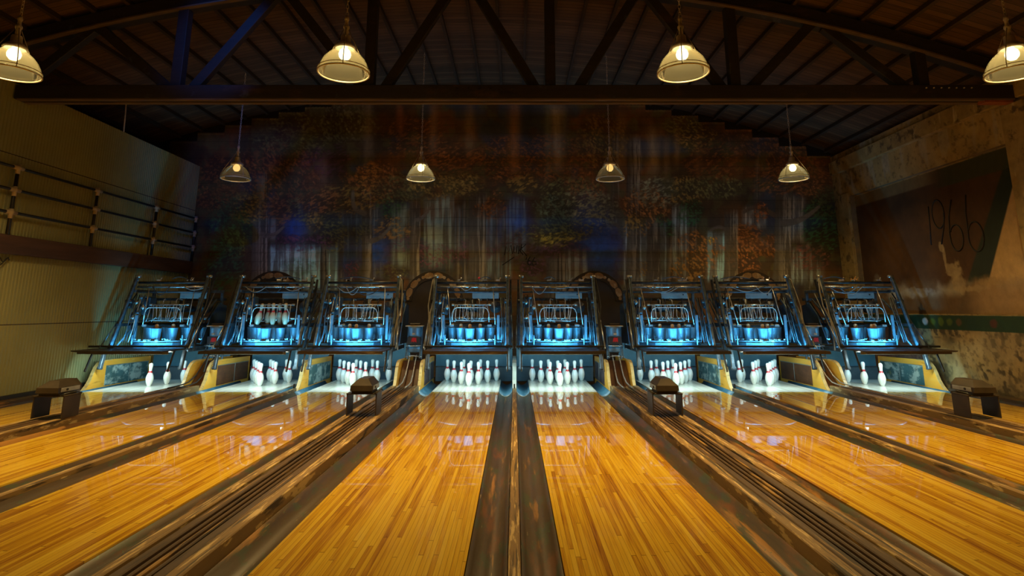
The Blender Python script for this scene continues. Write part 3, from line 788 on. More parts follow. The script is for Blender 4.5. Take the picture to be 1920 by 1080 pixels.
# ------------------------------------------------------------------ roof truss
TY = 8.35
truss = thing('roof_truss', 'dark timber bowstring roof truss spanning the hall above the lanes', 'truss', (0, TY, 4.28))
bc = MB().box((.02, TY, 4.395), (14.6, .22, .21), bev=.008).build('bottom_chord', M['truss'], truss)
for dy in (-.075, .075):
    MB().box((.02, TY + dy, 4.282), (14.5, .07, .02)).build('chord_plank', M['trussedge'], truss, 'paler plank on the underside of the chord')
tcv = []
N_ = 40
for i in range(N_ + 1):
    x = -8.6 + (7.3 + 8.6) * i / N_
    tcv.append((x, roofz(x) - .31 - .0 , roofz(x) - .10))
mb = MB(); V_ = []; F_ = []
for (x, z0, z1) in tcv:
    V_ += [(x, TY - .11, z0), (x, TY + .11, z0), (x, TY + .11, z1), (x, TY - .11, z1)]
for i in range(N_):
    a = 4 * i
    for k in range(4):
        F_.append((a + k, a + (k + 1) % 4, a + 4 + (k + 1) % 4, a + 4 + k))
F_ += [(0, 1, 2, 3), (4 * N_ + 3, 4 * N_ + 2, 4 * N_ + 1, 4 * N_)]
mb._add(V_, F_); mb.build('top_chord', M['truss'], truss)
mb = MB(); V_ = []; F_ = []
for (x, z0, z1) in tcv:
    V_ += [(x, TY - .13, z0 - .015), (x, TY - .05, z0 - .015), (x, TY - .05, z0 + .01), (x, TY - .13, z0 + .01)]
for i in range(N_):
    a = 4 * i
    for k in range(4):
        F_.append((a + k, a + (k + 1) % 4, a + 4 + (k + 1) % 4, a + 4 + k))
mb._add(V_, F_); mb.build('chord_plank', M['trussedge'], truss, 'paler plank under the curved chord')
for x in (-4.98, -2.14, .53, 3.25, 6.02):
    zt = roofz(x) - .3
    MB().box((x, TY, (4.49 + zt) / 2), (.15, .14, zt - 4.47), bev=.005).build('post', M['truss'], truss)
for (p, q) in [((-6.25, 5.45), (-5.12, 4.5)), ((-4.72, 4.5), (-3.62, 6.0)), ((-3.45, 6.0), (-2.25, 4.5)), ((-1.9, 4.5), (-.95, 6.1)), ((-.62, 6.1), (.3, 4.5)), ((.95, 4.5), (1.85, 6.0)), ((2.02, 6.0), (3.05, 4.5)), ((3.5, 4.5), (4.45, 5.48)), ((4.68, 5.44), (5.75, 4.5)), ((-7.2, 4.6), (-6.35, 5.4))]:
    dx, dz = q[0] - p[0], q[1] - p[1]; Ln = math.hypot(dx, dz)
    MB().box(((p[0] + q[0]) / 2, TY + .005, (p[1] + q[1]) / 2), (Ln + .06, .11, .14), ry=-math.atan2(dz, dx), bev=.005).build('brace', M['truss'], truss)
for i in range(9):
    for j, z in enumerate((4.44, 4.36)):
        if i < 8: MB().cyl((-1.15 + i * .16, TY - .108, z), (-1.15 + i * .16, TY - .122, z), .011, 6).build('bolt', M['darksteel'], truss)
for i in range(7):
    MB().cyl((6.0 + i * .11, TY - .108, 4.45), (6.0 + i * .11, TY - .122, 4.45), .011, 6).build('bolt', M['lampmetal'], truss)
MB().box((7.05, TY - .02, 4.268), (.42, .14, .05)).build('end_block', M['orange'], truss, 'orange-brown wooden block')

# ------------------------------------------------------------------ lanes
def lane_profile(cx):
    return [(cx - HALF, -.06), (cx + HALF, -.06), (cx + HALF, 0), (cx - HALF, 0)]
for i, cx in enumerate(LANES):
    t = thing('bowling_lane', 'glossy amber bowling lane of narrow boards, ' + WHERE[i], 'bowling lane', (cx, SEAM, -.06), 'bowling lanes')
    MB().prism(lane_profile(cx), 'Y', Y0, SEAM).build('lane_boards', M['lane'], t)
    MB().prism(lane_profile(cx), 'Y', SEAM + .001, YB).build('pin_deck', M['deck'], t, 'pale maple pin deck')

def gutter(xa, xb, label):
    n = 10; w = xb - xa
    prof = []
    for k in range(n + 1):
        a = PI * k / n
        s_ = k / n
        prof.append((xa + .006 + (w - .012) * s_, -.012 - .075 * math.sin(a) ** .7 if 0 < k < n else -.012))
    prof = [(xa + .002, -.012)] + prof + [(xb - .002, -.012)]
    low = [(xb - .002, -.12), (xa + .002, -.12)]
    mb = MB().prism(prof + low, 'Y', Y0, 10.08)
    for j in range(len(prof)): mb.smooth[j] = True
    o = mb.build('gutter', M['gutter'])
    mb = MB().prism([(x_, z_ - .004) for x_, z_ in prof] + low, 'Y', 10.081, YB)
    for j in range(len(prof)): mb.smooth[j] = True
    mb.build('pit_channel', M['channel'], o, 'blue painted end of the gutter beside the pins')
    lip = [(x_, 10.075, z_ + .002) for x_, z_ in prof[3:-3]]
    MB().tube(lip, .007, 6).build('channel_lip', M['lip'], o, 'pale worn lip')
    return tag(o, label, 'gutter', 'gutters beside the lanes')
for i, cx in enumerate(LANES):
    gutter(max(cx - HALF - GUT, {4: .034, 2: -3.550, 6: 3.606}.get(i, -99)), cx - HALF, 'worn brown gutter on the left side of the ' + WHERE[i])
    gutter(cx + HALF, min(cx + HALF + GUT, {3: -.034, 1: -3.606, 5: 3.550}.get(i, 99)), 'worn brown gutter on the right side of the ' + WHERE[i])
for x, nm in ((-3.5775, 'between the second and third lanes from the left'), (0, 'in the middle, between the two central lanes'), (3.5775, 'between the second and third lanes from the right')):
    t = thing('lane_divider', 'narrow worn wooden divider strip ' + nm, 'divider', (x, 5, -.12), 'divider strips')
    hw = .032 if x == 0 else .025
    MB().prism([(x - hw, -.12), (x + hw, -.12), (x + hw, .022), (x + hw - .008, .03), (x - hw + .008, .03), (x - hw, .022)], 'Y', Y0, 10.2).build('strip', M['trackcap'], t)
    MB().box((x, 10.16, .065), (.022, .05, .07), bev=.004).build('stop', M['black'], t, 'small black stop block')
for s_, nm in ((-1, 'left'), (1, 'right')):
    x0 = s_ * (6.30 + HALF + GUT + .004); x1 = (XL + .065) if s_ < 0 else (XR - .06)
    a, b = min(x0, x1), max(x0, x1)
    o = MB().prism([(a, -.17), (b, -.17), (b, .03), (a, .03)], 'Y', Y0, 10.19).build('ledge_board', M['gutter'])
    tag(o, 'dark ledge board between the outer gutter and the %s wall' % nm, 'ledge')

# ------------------------------------------------------------------ ball returns
for gi, (ga, gb_) in enumerate(GAPS):
    a, b = ga + GUT + .004, gb_ - GUT - .004
    w = b - a
    gx = (ga + gb_) / 2
    t = thing('ball_return', 'long worn wooden ball return track, ' + ['between the two leftmost lanes', 'left of the central pair of lanes', 'right of the central pair of lanes', 'between the two rightmost lanes'][gi], 'ball return', (gx, 5, -.12), 'ball return tracks')
    MB().prism([(a, -.12), (b, -.12), (b, -.055), (a, -.055)], 'Y', Y0, 10.2).build('bed', M['trackdark'], t)
    TZ = .055
    def plank(x0, x1, z, m, nm):
        z += TZ
        MB().prism([(x0, -.05), (x1, -.05), (x1, z - .006), (x1 - .006, z), (x0 + .006, z), (x0, z - .006)], 'Y', Y0, 10.2).build(nm, m, t)
    f = lambda q: a + w * q
    MB().box(((a + .012), (Y0 + 10.2) / 2, -.02), (.02, 10.2 - Y0, .08)).box(((b - .012), (Y0 + 10.2) / 2, -.02), (.02, 10.2 - Y0, .08)).build('side_board', M['trackdark'], t)
    plank(f(0), f(.17), .012, M['trackcap'], 'edge_board')
    plank(f(.205), f(.33), .004, M['track'], 'track_board')
    plank(f(.375), f(.425), .0, M['track'], 'rail')
    plank(f(.475), f(.525), .0, M['track'], 'rail')
    plank(f(.575), f(.625), .0, M['track'], 'rail')
    plank(f(.665), f(.81), .004, M['track'], 'track_board')
    plank(f(.825), f(1.0), .014, M['trackcap'], 'edge_board')

# hoods standing on the ball returns
for gi, gx in enumerate((-5.335, -1.785, 1.785, 5.335)):
    yh = (7.26, 7.47, 7.47, 7.30)[gi]
    gx = (-5.29, -1.787, 1.79, 5.36)[gi]
    t = thing('return_hood', 'brown ball return hood on two legs, ' + ['beside the leftmost lane', 'on the track left of the central lanes', 'on the track right of the central lanes', 'beside the rightmost lane'][gi], 'hood', (gx, yh, .075), 'ball return hoods')
    for s_ in (-1, 1):
        MB().box((gx + s_ * .170, yh, .1955), (.014, .27, .237), bev=.003).build('leg', M['hood'], t)
    MB().box((gx, yh, .32), (.36, .29, .014), bev=.003).build('bracket_top', M['hood'], t)
    MB().box((gx + .0, yh, .342), (.24, .28, .03), bev=.004).build('hood_base', M['black'], t)
    # faceted cover: hipped in front, ridge running back
    x0, x1 = gx - .13, gx + .13; y0, y1 = yh - .18, yh + .20; z0, z1, z2 = .357, .415, .485
    V_ = [(x0, y0, z0), (x1, y0, z0), (x1, y1, z0), (x0, y1, z0), (x0 + .005, y0 + .005, z1), (x1 - .005, y0 + .005, z1), (x1 - .005, y1, z1), (x0 + .005, y1, z1),
          (gx - .055, y0 + .10, z2), (gx + .055, y0 + .10, z2), (gx + .055, y1, z2), (gx - .055, y1, z2)]
    F_ = [(0, 1, 5, 4), (1, 2, 6, 5), (2, 3, 7, 6), (3, 0, 4, 7), (4, 5, 9, 8), (5, 6, 10, 9), (7, 4, 8, 11), (6, 7, 11, 10), (8, 9, 10, 11), (3, 2, 1, 0)]
    MB()._add(V_, F_).build('hood_cover', M['hood'], t)
    sd = 1 if gx < 0 else -1
    xe = x1 + .003 if sd > 0 else x0 - .003
    MB().box((xe, yh + .01, .387), (.006, .30, .046), bev=.002).build('side_trim', M['hoodend'], t, 'pale grey metal trim')
    MB().cyl((xe, yh - .05, .387), (xe + sd * .012, yh - .05, .387), .014, 12).build('knob', M['black'], t)
    hb = MB(); hb.tube([(gx + sd * .15, yh - .15, .33), (gx + sd * .19, yh - .15, .35), (gx + sd * .2, yh, .36), (gx + sd * .19, yh + .12, .33)], .007, 6); hb.build('handle', M['darksteel'], t)

# ------------------------------------------------------------------ kickbacks
KP = [(10.22, -.10), (10.26, -.03), (10.34, .04), (10.41, .13), (10.46, .24), (10.51, .33), (10.58, .395), (10.68, .425), (10.9, .428), (12.05, .40), (12.05, -.10)]
def kickback(x0, x1, label, faces):
    t = thing('kickback', label, 'kickback', ((x0 + x1) / 2, 11, -.1), 'kickback walls')
    MB().prism(KP, 'X', x0, x1).build('board', M['palepost' if abs(x0 + x1) < .01 else 'kickwood'], t)
    # worn front edge strip
    e = KP[:9]
    V_ = []; F_ = []
    for (y, z) in e:
        V_ += [(x0 - .002, y - .006, z + .004), (x1 + .002, y - .006, z + .004)]
    m_ = len(V_)
    for (y, z) in e:
        V_ += [(x0 - .002, y + .004, z - .012), (x1 + .002, y + .004, z - .012)]
    for k in range(len(e) - 1):
        a = 2 * k
        F_ += [(a, a + 1, a + 3, a + 2), (m_ + a, m_ + a + 2, m_ + a + 3, m_ + a + 1), (a, a + 2, m_ + a + 2, m_ + a), (a + 1, m_ + a + 1, m_ + a + 3, a + 3)]
    MB()._add(V_, F_).build('front_edge', M['palepost' if abs(x0 + x1) < .01 else 'kickedge'], t)
    for s_, mk in faces:
        xx = x1 if s_ > 0 else x0
        ip = [(10.76, .0), (10.76, .325), (11.98, .305), (11.98, .0)]
        MB().prism(ip, 'X', xx, xx + s_ * .006).build('inlay_panel', M[mk], t)
        tm = MB(); tm.box((xx + s_ * .005, 11.37, .322), (.008, 1.24, .012), rx=-.0145); tm.box((xx + s_ * .005, 11.42, .16), (.01, .012, .32)); tm.build('seam_strip', M['hoodend'], t)
    return t
TK = .045
kb = [(-7.073 - TK, -7.073, 'varnished yellow kickback board at the far left wall with worn teal inlay', [(1, 'inlayteal')]),
      (-5.528, -5.528 + TK, 'yellow kickback board on the right of the leftmost pin deck', [(-1, 'inlayred')]),
      (-5.143 - TK, -5.143, 'yellow kickback board with red-brown inlay left of the second pin deck from the left', [(1, 'inlayred')]),
      (-3.603, -3.553, 'kickback board with teal inlay between the second and third pin decks from the left', [(1, 'inlayteal'), (-1, 'inlaydark')]),
      (-2.011, -2.011 + TK, 'kickback board on the right of the third pin deck from the left', [(-1, 'inlaydark')]),
      (-1.557 - TK, -1.557, 'kickback board left of the pin deck just left of centre', [(1, 'inlaydark')]),
      (-.03, .03, 'pale kickback post seen head on between the two central pin decks', [(1, 'inlaydark'), (-1, 'inlaydark')]),
      (1.557, 1.557 + TK, 'kickback board right of the pin deck just right of centre', [(-1, 'inlaydark')]),
      (2.011 - TK, 2.011, 'kickback board left of the third pin deck from the right', [(1, 'inlaydark')]),
      (3.553, 3.603, 'kickback board with green-teal inlay between the second and third pin decks from the right', [(-1, 'inlayteal'), (1, 'inlaydark')]),
      (5.143, 5.143 + TK, 'yellow kickback board with red-brown inlay right of the second pin deck from the right', [(-1, 'inlayred')]),
      (5.528 - TK, 5.528, 'yellow kickback board on the left of the rightmost pin deck', [(1, 'inlayred')]),
      (7.073, 7.073 + TK, 'varnished yellow kickback board at the far right wall with worn teal inlay', [(-1, 'inlayteal')])]
for k in kb: kickback(*k)

# ------------------------------------------------------------------ pins
inch = .0254
PPROF = [(0.0005, 0), (1.0, 0), (1.06, .06), (1.414, .75), (1.953, 2.25), (2.2, 3.375), (2.383, 4.5), (2.30, 5.6), (2.1, 6.5), (1.852, 7.25), (1.5, 8.1), (1.236, 8.625), (.983, 9.375), (.90, 10.0), (.935, 10.875), (1.05, 11.75), (1.203, 12.625), (1.272, 13.5), (1.2, 14.1), (.98, 14.6), (.62, 14.88), (.25, 14.98), (0.0005, 15.0)]
pin_me = MB().lathe([(r * inch, z * inch) for r, z in PPROF], 24).mesh('bowling_pin_body', M['pin'])
pinw_me = MB().lathe([(r * inch, z * inch) for r, z in PPROF], 20).mesh('bowling_pin_worn_body', M['pinworn'])
def prad(z):
    for (r0, z0), (r1, z1) in zip(PPROF, PPROF[1:]):
        if z0 <= z <= z1: return r0 + (r1 - r0) * (z - z0) / (z1 - z0)
    return 1
def stripe_mesh():
    n = 24; V_ = []; F_ = []
    zs = [8.75, 9.1, 9.5, 9.75]
    for k in range(n):
        a = 2 * PI * k / n
        dz = -.42 if (k // 2) % 2 == 0 else 0
        for q, z in enumerate(zs):
            zz = z + (dz if q == 0 else 0)
            r = (prad(zz) + .03) * inch
            V_.append((r * math.cos(a), r * math.sin(a), zz * inch))
    m = len(zs)
    for k in range(n):
        k2 = (k + 1) % n
        for q in range(m - 1):
            F_.append((k * m + q, k2 * m + q, k2 * m + q + 1, k * m + q + 1))
    return MB()._add(V_, F_, True).mesh('neck_stripe', M['red'])
stripe_me = stripe_mesh()
HEADY = 10.72
PINPOS = [(0, 0), (-1, 1), (1, 1), (-2, 2), (0, 2), (2, 2), (-3, 3), (-1, 3), (1, 3), (3, 3)]
PINNAME = ['front pin', 'left pin of the second row', 'right pin of the second row', 'left pin of the third row', 'middle pin of the third row', 'right pin of the third row',
           'leftmost pin of the back row', 'second pin of the back row', 'third pin of the back row', 'rightmost pin of the back row']
def pin(loc, label, group, worn=False, rot=(0, 0, 0)):
    t = bpy.data.objects.new('bowling_pin', None); COL.objects.link(t)
    t.empty_display_size = .05
    t.location = loc; t.rotation_euler = rot
    tag(t, label, 'bowling pin', group)
    for nm, me in (('pin_body', pinw_me if worn else pin_me), ('neck_stripe', stripe_me)):
        o = bpy.data.objects.new(nm, me); COL.objects.link(o); o.parent = t
    return t
standing = {0: (0, 2, 5), 7: (0, 1, 3)}
for i, cx in enumerate(LANES):
    for k in standing.get(i, range(10)):
        px, py = PINPOS[k]
        dx = .03 if i == 0 else (0 if i != 7 else .02)
        pin((cx + px * .1524 + dx + random.uniform(-.004, .004), HEADY + py * .264 + random.uniform(-.004, .004), .0005),
            'white red-necked pin, %s, %s' % (PINNAME[k].replace(' of the ', ' of '), WHERE[i]), 'standing pins of the ' + WHERE[i], rot=(0, 0, random.uniform(0, 6)))

# ------------------------------------------------------------------ pit cushions
for i, cx in enumerate(LANES):
    t = thing('pit_curtain', 'dark blue pit curtain hanging behind the pins, ' + WHERE[i], 'curtain', (cx, 12.1, -.1), 'pit curtains')
    a, b = cx - HALF - GUT + .024, cx + HALF + GUT - .024
    MB().prism([(12.08, .20), (12.10, .20), (12.12, .64), (12.10, .64)], 'X', a, b).build('curtain', M['curtain'], t)
    MB().box(((a + b) / 2, 12.06, .06), (b - a, .05, .27), bev=.01).build('cushion', M['kickbar'], t)
    MB().cyl((a, 12.03, .205), (b, 12.03, .205), .008, 8).build('hem_bar', M['steel'], t)

# ------------------------------------------------------------------ pinsetters
cup_prof = [(.064, .0), (.068, .0), (.068, .02), (.070, .05), (.083, .195), (.089, .205), (.089, .215), (.081, .215), (.079, .200), (.066, .05), (.064, .02)]
cup_me = MB().lathe(cup_prof, 22, closed=True).mesh('spotting_cup', M['cup'])
cupbase_me = MB().box((0, -.083, .0), (.07, .025, .035), bev=.006).cyl((0, -.09, .0), (0, -.105, .0), .012, 8).mesh('cup_clamp', M['brightsteel'])
def pinsetter(i, cx):
    R = random.Random(100 + i)
    ret = 1 if i % 2 == 0 else -1            # the side facing the ball return
    t = thing('pinsetter', 'blue-lit pinsetting machine with wire cage and cups over the ' + WHERE[i], 'pinsetter', (cx, 11.3, .55), 'pinsetting machines')
    def B(nm, mat, mb, label=None): return mb.build(nm, M[mat], t, label)
    # side frames
    for s_ in (-1, 1):
        x = cx + s_ * .66
        B('front_post', 'steel', MB().box((x, 10.86, 1.235), (.045, .06, 1.36), rx=-.40, bev=.006))
        B('front_post', 'darksteel', MB().box((x + s_ * .055, 10.98, 1.22), (.032, .045, 1.30), rx=-.37, bev=.005))
        B('rear_post', 'steel', MB().box((x, 11.72, 1.1), (.05, .05, 1.1), bev=.006))
        B('side_rail', 'steel', MB().box((x, 11.42, 1.62), (.04, .62, .05), bev=.005))
        B('side_rail', 'darksteel', MB().box((x, 11.22, 1.02), (.035, 1.05, .05), bev=.005))
        B('side_rail', 'steel', MB().box((x, 11.2, .60), (.05, 1.15, .06), bev=.005))
        B('diagonal_brace', 'steel', MB().cyl((x - s_ * .03, 10.75, .66), (x - s_ * .03, 11.66, 1.42), .014, 8))
        B('pull_rod', 'brightsteel' if s_ == ret else 'steel', MB().cyl((x + s_ * .10, 10.50, .64), (x + s_ * .06, 11.28, 1.58), .011, 8))
        B('post_cap', 'brightsteel', MB().cyl((x - .045, 11.16, 1.885), (x + .045, 11.16, 1.885), .026, 12).cyl((x, 11.16, 1.80), (x, 11.16, 1.88), .014, 8))
        B('pivot_joint', 'darksteel', MB().cyl((x - .06, 11.0, 1.43), (x + .06, 11.0, 1.43), .04, 14).box((x, 11.02, 1.36), (.06, .08, .10), rx=-.4, bev=.01))
        B('knee_brace', 'steel', MB().box((x + s_ * .0, 11.28, 1.32), (.03, .55, .035), rx=.62, bev=.004))
        B('foot_bracket', 'darksteel' if s_ == ret else 'steel', MB().box((x + s_ * .02, 10.50, .45), (.05, .07, .32), rx=-.25, bev=.008).cyl((x + s_ * .02 - .035, 10.46, .32), (x + s_ * .02 + .035, 10.46, .32), .028, 10))
        B('beam_strut', 'beam', MB().box((cx + s_ * .67, 10.16, .46), (.022, .035, .36), rx=-.42, bev=.004))
        # uprights standing on the table
        B('inner_post', 'cup', MB().box((cx + s_ * .495, 11.0, .95), (.048, .03, .48), bev=.004))
        B('inner_post', 'steel', MB().box((cx + s_ * .44, 10.86, .76), (.022, .022, .17), bev=.003))
        B('inner_bracket', 'steel', MB().box((cx + s_ * .575, 11.05, 1.08), (.17, .03, .03), bev=.004).box((cx + s_ * .58, 11.02, .86), (.05, .04, .30), ry=s_ * .3, bev=.004))
    # top bars
    for y, z, r, mt in ((11.22, 1.775, .022, 'darksteel'), (11.20, 1.695, .020, 'brightsteel'), (11.25, 1.605, .018, 'steel')):
        B('crossbar', mt, MB().cyl((cx - .67, y, z), (cx + .67, y, z), r, 12))
    B('rear_crossbar', 'darksteel', MB().box((cx, 11.85, 1.48), (1.36, .05, .05), bev=.006))
    B('rear_crossbar', 'darksteel', MB().box((cx, 11.8, 1.0), (1.36, .05, .07), bev=.006))
    B('control_plate', 'plate', MB().box((cx + .24, 11.46, 1.55), (.50, .015, .125), bev=.003), 'pale grey metal plate')
    B('plate_knob', 'darksteel', MB().cyl((cx + .40, 11.45, 1.56), (cx + .40, 11.435, 1.56), .012, 10))
    # small things on the top bar
    for q in range(3):
        x = cx + R.uniform(-.45, .5)
        B('junction_box', 'fitting' if q == 0 else 'brightsteel', MB().box((x, 11.24, 1.815), (R.uniform(.05, .10), .05, .035), bev=.006).cyl((x + .03, 11.24, 1.83), (x + .05, 11.24, 1.87), .01, 8))
    if i == 3:
        B('warning_lamp', 'red', MB().sphere((cx + .13, 11.24, 1.86), .022, 10, 8), 'small red lamp')
    if i == 7:
        B('ribbon', 'amber', MB().tube([(cx - .06 + .02 * k, 11.2 + .02 * math.sin(k), 1.80 + .05 * abs(math.sin(k * 1.3))) for k in range(7)], .008, 6).tube([(cx, 11.2, 1.8), (cx + .03, 11.2, 1.88), (cx + .09, 11.2, 1.86)], .008, 6), 'orange ribbon')
    # table with the cups
    B('table_plate', 'deckplate', MB().prism([(cx - .55, 11.75), (cx + .55, 11.75), (cx + .55, 11.02), (cx + .32, 10.78), (cx + .12, 10.66), (cx - .12, 10.66), (cx - .32, 10.78), (cx - .55, 11.02)], 'Z', .622, .642))
    rim = [(cx - .55, 11.02), (cx - .32, 10.78), (cx - .12, 10.68), (cx + .12, 10.68), (cx + .32, 10.78), (cx + .55, 11.02)]
    B('table_rim', 'steel', MB().tube([(x, y - .01, .742) for x, y in rim], .014, 8))
    sk = []
    for x_, y_ in rim: sk += [(x_, y_ - .004, .650), (x_, y_ - .004, .715), (x_, y_ + .006, .715), (x_, y_ + .006, .650)]
    sf = []
    for q in range(len(rim) - 1):
        for e_ in range(4): sf.append((4 * q + e_, 4 * q + (e_ + 1) % 4, 4 * q + 4 + (e_ + 1) % 4, 4 * q + 4 + e_))
    sf += [(0, 1, 2, 3), (4 * len(rim) - 1, 4 * len(rim) - 2, 4 * len(rim) - 3, 4 * len(rim) - 4)]
    B('table_skirt', 'skirt', MB()._add(sk, sf))
    for dx_, y_ in ((-.1, 10.66), (.1, 10.66), (-.24, 10.74), (.24, 10.74), (-.42, 10.90), (.42, 10.90)):
        B('table_clip', 'brightsteel', MB().box((cx + dx_, y_, .755), (.05, .02, .045), bev=.004))
    for (px, py) in PINPOS:
        x, y = cx + px * .172, 10.80 + py * .21
        o = bpy.data.objects.new('spotting_cup', cup_me); COL.objects.link(o); o.location = (x - cx, y - 11.3, .75 - .55); o.parent = t
        o2 = bpy.data.objects.new('cup_clamp', cupbase_me); COL.objects.link(o2); o2.location = (0, 0, 0); o2.parent = o
    B('cup_rail', 'darksteel', MB().box((cx, 11.325, 1.0), (1.02, .03, .03), bev=.004).box((cx, 11.115, .99), (.9, .025, .025), bev=.003))
    B('cage_shoe', 'brightsteel', MB().box((cx - .34, 11.0, 1.005), (.08, .04, .04), bev=.006).box((cx + .34, 11.0, 1.005), (.08, .04, .04), bev=.006))
    # wire cage
    yc, zt, zb = 11.02, 1.34, 1.065
    B('cage_rail', 'wire', MB().tube([(cx - .34, yc + .10, 1.37), (cx + .34, yc + .10, 1.37)], .011, 8).cyl((cx - .36, yc + .10, 1.37), (cx - .31, yc + .10, 1.37), .018, 8).cyl((cx + .31, yc + .10, 1.37), (cx + .36, yc + .10, 1.37), .018, 8))
    hoop = [(cx - .33, yc - .08, zb), (cx - .33, yc - .08, zt - .12), (cx - .30, yc - .09, zt - .05), (cx - .25, yc - .10, zt - .02), (cx + .25, yc - .10, zt - .02), (cx + .30, yc - .09, zt - .05), (cx + .33, yc - .08, zt - .12), (cx + .33, yc - .08, zb)]
    B('cage_hoop', 'wire', MB().tube(hoop, .009, 8))
    nW = 4 if i == 1 else 20
    for k in range(nW):
        fx = -.29 + .58 * k / (nW - 1)
        if i == 1:
            fx = [-.40, -.10, .13, .36][k]
        b0 = R.uniform(-.05, .05); y0 = yc + R.uniform(-.08, .22)
        if i == 1: b0, y0 = 0, yc - .09
        zlo = zb + R.uniform(0, .07)
        w = MB().tube([(cx + fx + b0 * .2, yc + .1, 1.37), (cx + fx + b0 * .4, y0, 1.36), (cx + fx + b0, y0 - .02, 1.30), (cx + fx + b0 * 1.6, y0 - .04, zlo + .05), (cx + fx + b0 * 1.6 + R.uniform(-.04, .04), y0 - .06, zlo), (cx + fx + b0 * 1.6 + R.uniform(-.06, .06), y0 + .02, zlo + .01)], .0055, 6)
        B('cage_wire', 'wire', w)
    if i != 1: B('cage_ring', 'wire', MB().tube([(cx - .30, yc, zb + .02), (cx - .2, yc - .07, zb + .03), (cx + .2, yc - .07, zb + .02), (cx + .30, yc, zb + .03)], .008, 6))
    for s_ in (-1, 1):
        B('hanging_rod', 'wire', MB().cyl((cx + s_ * .42 - .03, 11.20, 1.69), (cx + s_ * .40 + .04, 10.98, 1.02), .008, 8))
    # hook arms above the cage
    for k in range(0 if i == 1 else 5):
        x = cx - .26 + .13 * k + R.uniform(-.03, .03)
        B('hook_arm', 'wire' if k % 2 else 'darksteel', MB().tube([(x, 11.14, 1.37), (x + R.uniform(-.02, .02), 11.16, 1.45), (x + R.uniform(-.05, .05), 11.2, 1.48), (x + R.uniform(-.06, .06), 11.25, 1.46)], .010, 6))
    B('turret_drum', 'darksteel', MB().lathe([(.001, .0), (.22, .0), (.25, .05), (.25, .09), (.14, .13), (.06, .16), (.06, .24), (.001, .24)], 24, (cx, 11.56, 1.24)))
    B('cross_shaft', 'brightsteel', MB().cyl((cx - .62, 11.45, 1.12), (cx + .62, 11.45, 1.12), .028, 12))
    # motor and gearbox
    B('motor', 'motor', MB().lathe([(.001, 0), (.055, 0), (.06, .01), (.10, .02), (.112, .04), (.112, .22), (.09, .25), (.001, .25)], 24, (cx + .43, 11.42, 1.33), 'Y'))
    B('motor_cap', 'darksteel', MB().lathe([(.001, -.012), (.03, -.012), (.034, 0.0)], 16, (cx + .43, 11.42, 1.33), 'Y'))
    gx = cx - .50
    B('gearbox', 'panelblue', MB().box((gx - .02, 11.35, 1.42), (.16, .22, .20), bev=.02).cyl((gx - .02, 11.24, 1.42), (gx - .02, 11.2, 1.42), .06, 16))
    B('gearbox', 'steel', MB().box((gx + .02, 11.2, 1.25), (.09, .12, .12), bev=.012).cyl((gx + .02, 11.2, 1.31), (gx + .02, 11.2, 1.50), .022, 10).cyl((gx + .02, 11.2, 1.50), (gx + .02, 11.2, 1.52), .045, 14))
    for k in range(5):
        B('valve_knob', ['brightsteel', 'steel', 'wire'][k % 3], MB().cyl((gx - .10 + .07 * (k % 3), 11.0 + .02 * k, 1.14 + .09 * k), (gx - .04 + .07 * (k % 3), 11.0 + .02 * k, 1.14 + .09 * k), .022, 10).cyl((gx - .07 + .07 * (k % 3), 11.0 + .02 * k, 1.10 + .09 * k), (gx - .07 + .07 * (k % 3), 11.0 + .02 * k, 1.19 + .09 * k), .010, 8))
    for k in range(4):
        x = gx - .12 + .05 * k
        B('feed_pipe', ['steel', 'darksteel', 'wire', 'steel'][k], MB().tube([(x, 10.88, .72), (x + .01, 10.95, .95), (x - .01, 11.02, 1.2), (x + .02, 11.1, 1.55)], .010, 6))
    for k in range(3):
        x = cx + .56 + .035 * k
        B('feed_pipe', ['steel', 'darksteel', 'steel'][k], MB().tube([(x, 10.85, .72), (x, 10.98, 1.05), (x - .02, 11.1, 1.5)], .010, 6))
    # loose cables
    for k in range(4):
        x0 = cx + R.uniform(-.6, .2); x1 = x0 + R.uniform(.2, .6)
        zz = 1.70 if k else 1.84; sag = R.uniform(.03, .16) if k else -.04
        B('cable', 'cable' if k % 2 else 'hose', MB().tube([(x0 + (x1 - x0) * q / 10, 11.17 + .01 * math.sin(q), zz - sag * math.sin(PI * q / 10)) for q in range(11)], .008, 6))
    xr = cx + ret * .69
    cm = 'cable' if i in (2, 3, 6, 7) else 'hose'  # paler under the bright far lamps, dark elsewhere: lighting put into the colour
    B('cable', cm, MB().tube([(xr - ret * .03, 11.14, 1.86), (xr + ret * .02, 11.1, 1.82), (xr + ret * .05, 11.03, 1.6), (xr + ret * .07, 10.93, 1.35), (xr + ret * .03, 10.80, 1.1), (xr + ret * .04, 10.72, .85), (xr + ret * .08, 10.66, .6)], .012, 8))
    B('cable', cm, MB().tube([(xr, 11.12, 1.84), (xr - ret * .02, 11.0, 1.5), (xr + ret * .02, 10.85, 1.2), (xr, 10.72, .9), (xr + ret * .02, 10.6, .65)], .014, 8))
    # side cover facing the ball return
    xs_ = cx + ret * .745
    B('side_cover', 'panelblue', MB().prism([(10.9, .68), (11.75, .68), (11.75, 1.36), (11.45, 1.40), (11.2, 1.2)], 'X', xs_ - .008, xs_ + .008))
    B('cover_rib', 'steel', MB().box((xs_ - ret * .012, 11.38, 1.05), (.012, .02, .62), rx=-.5))
    if i in (6,):
        B('control_box', 'plate', MB().box((cx + .92, 11.7, 1.35), (.05, .34, .42), rx=.25, bev=.01), 'grey-green tilted control box')
    # front beam, masking board and light
    xa, xb = cx - .75, cx + .75
    if i == 0: xa -= .22
    if i == 7: xb += .22
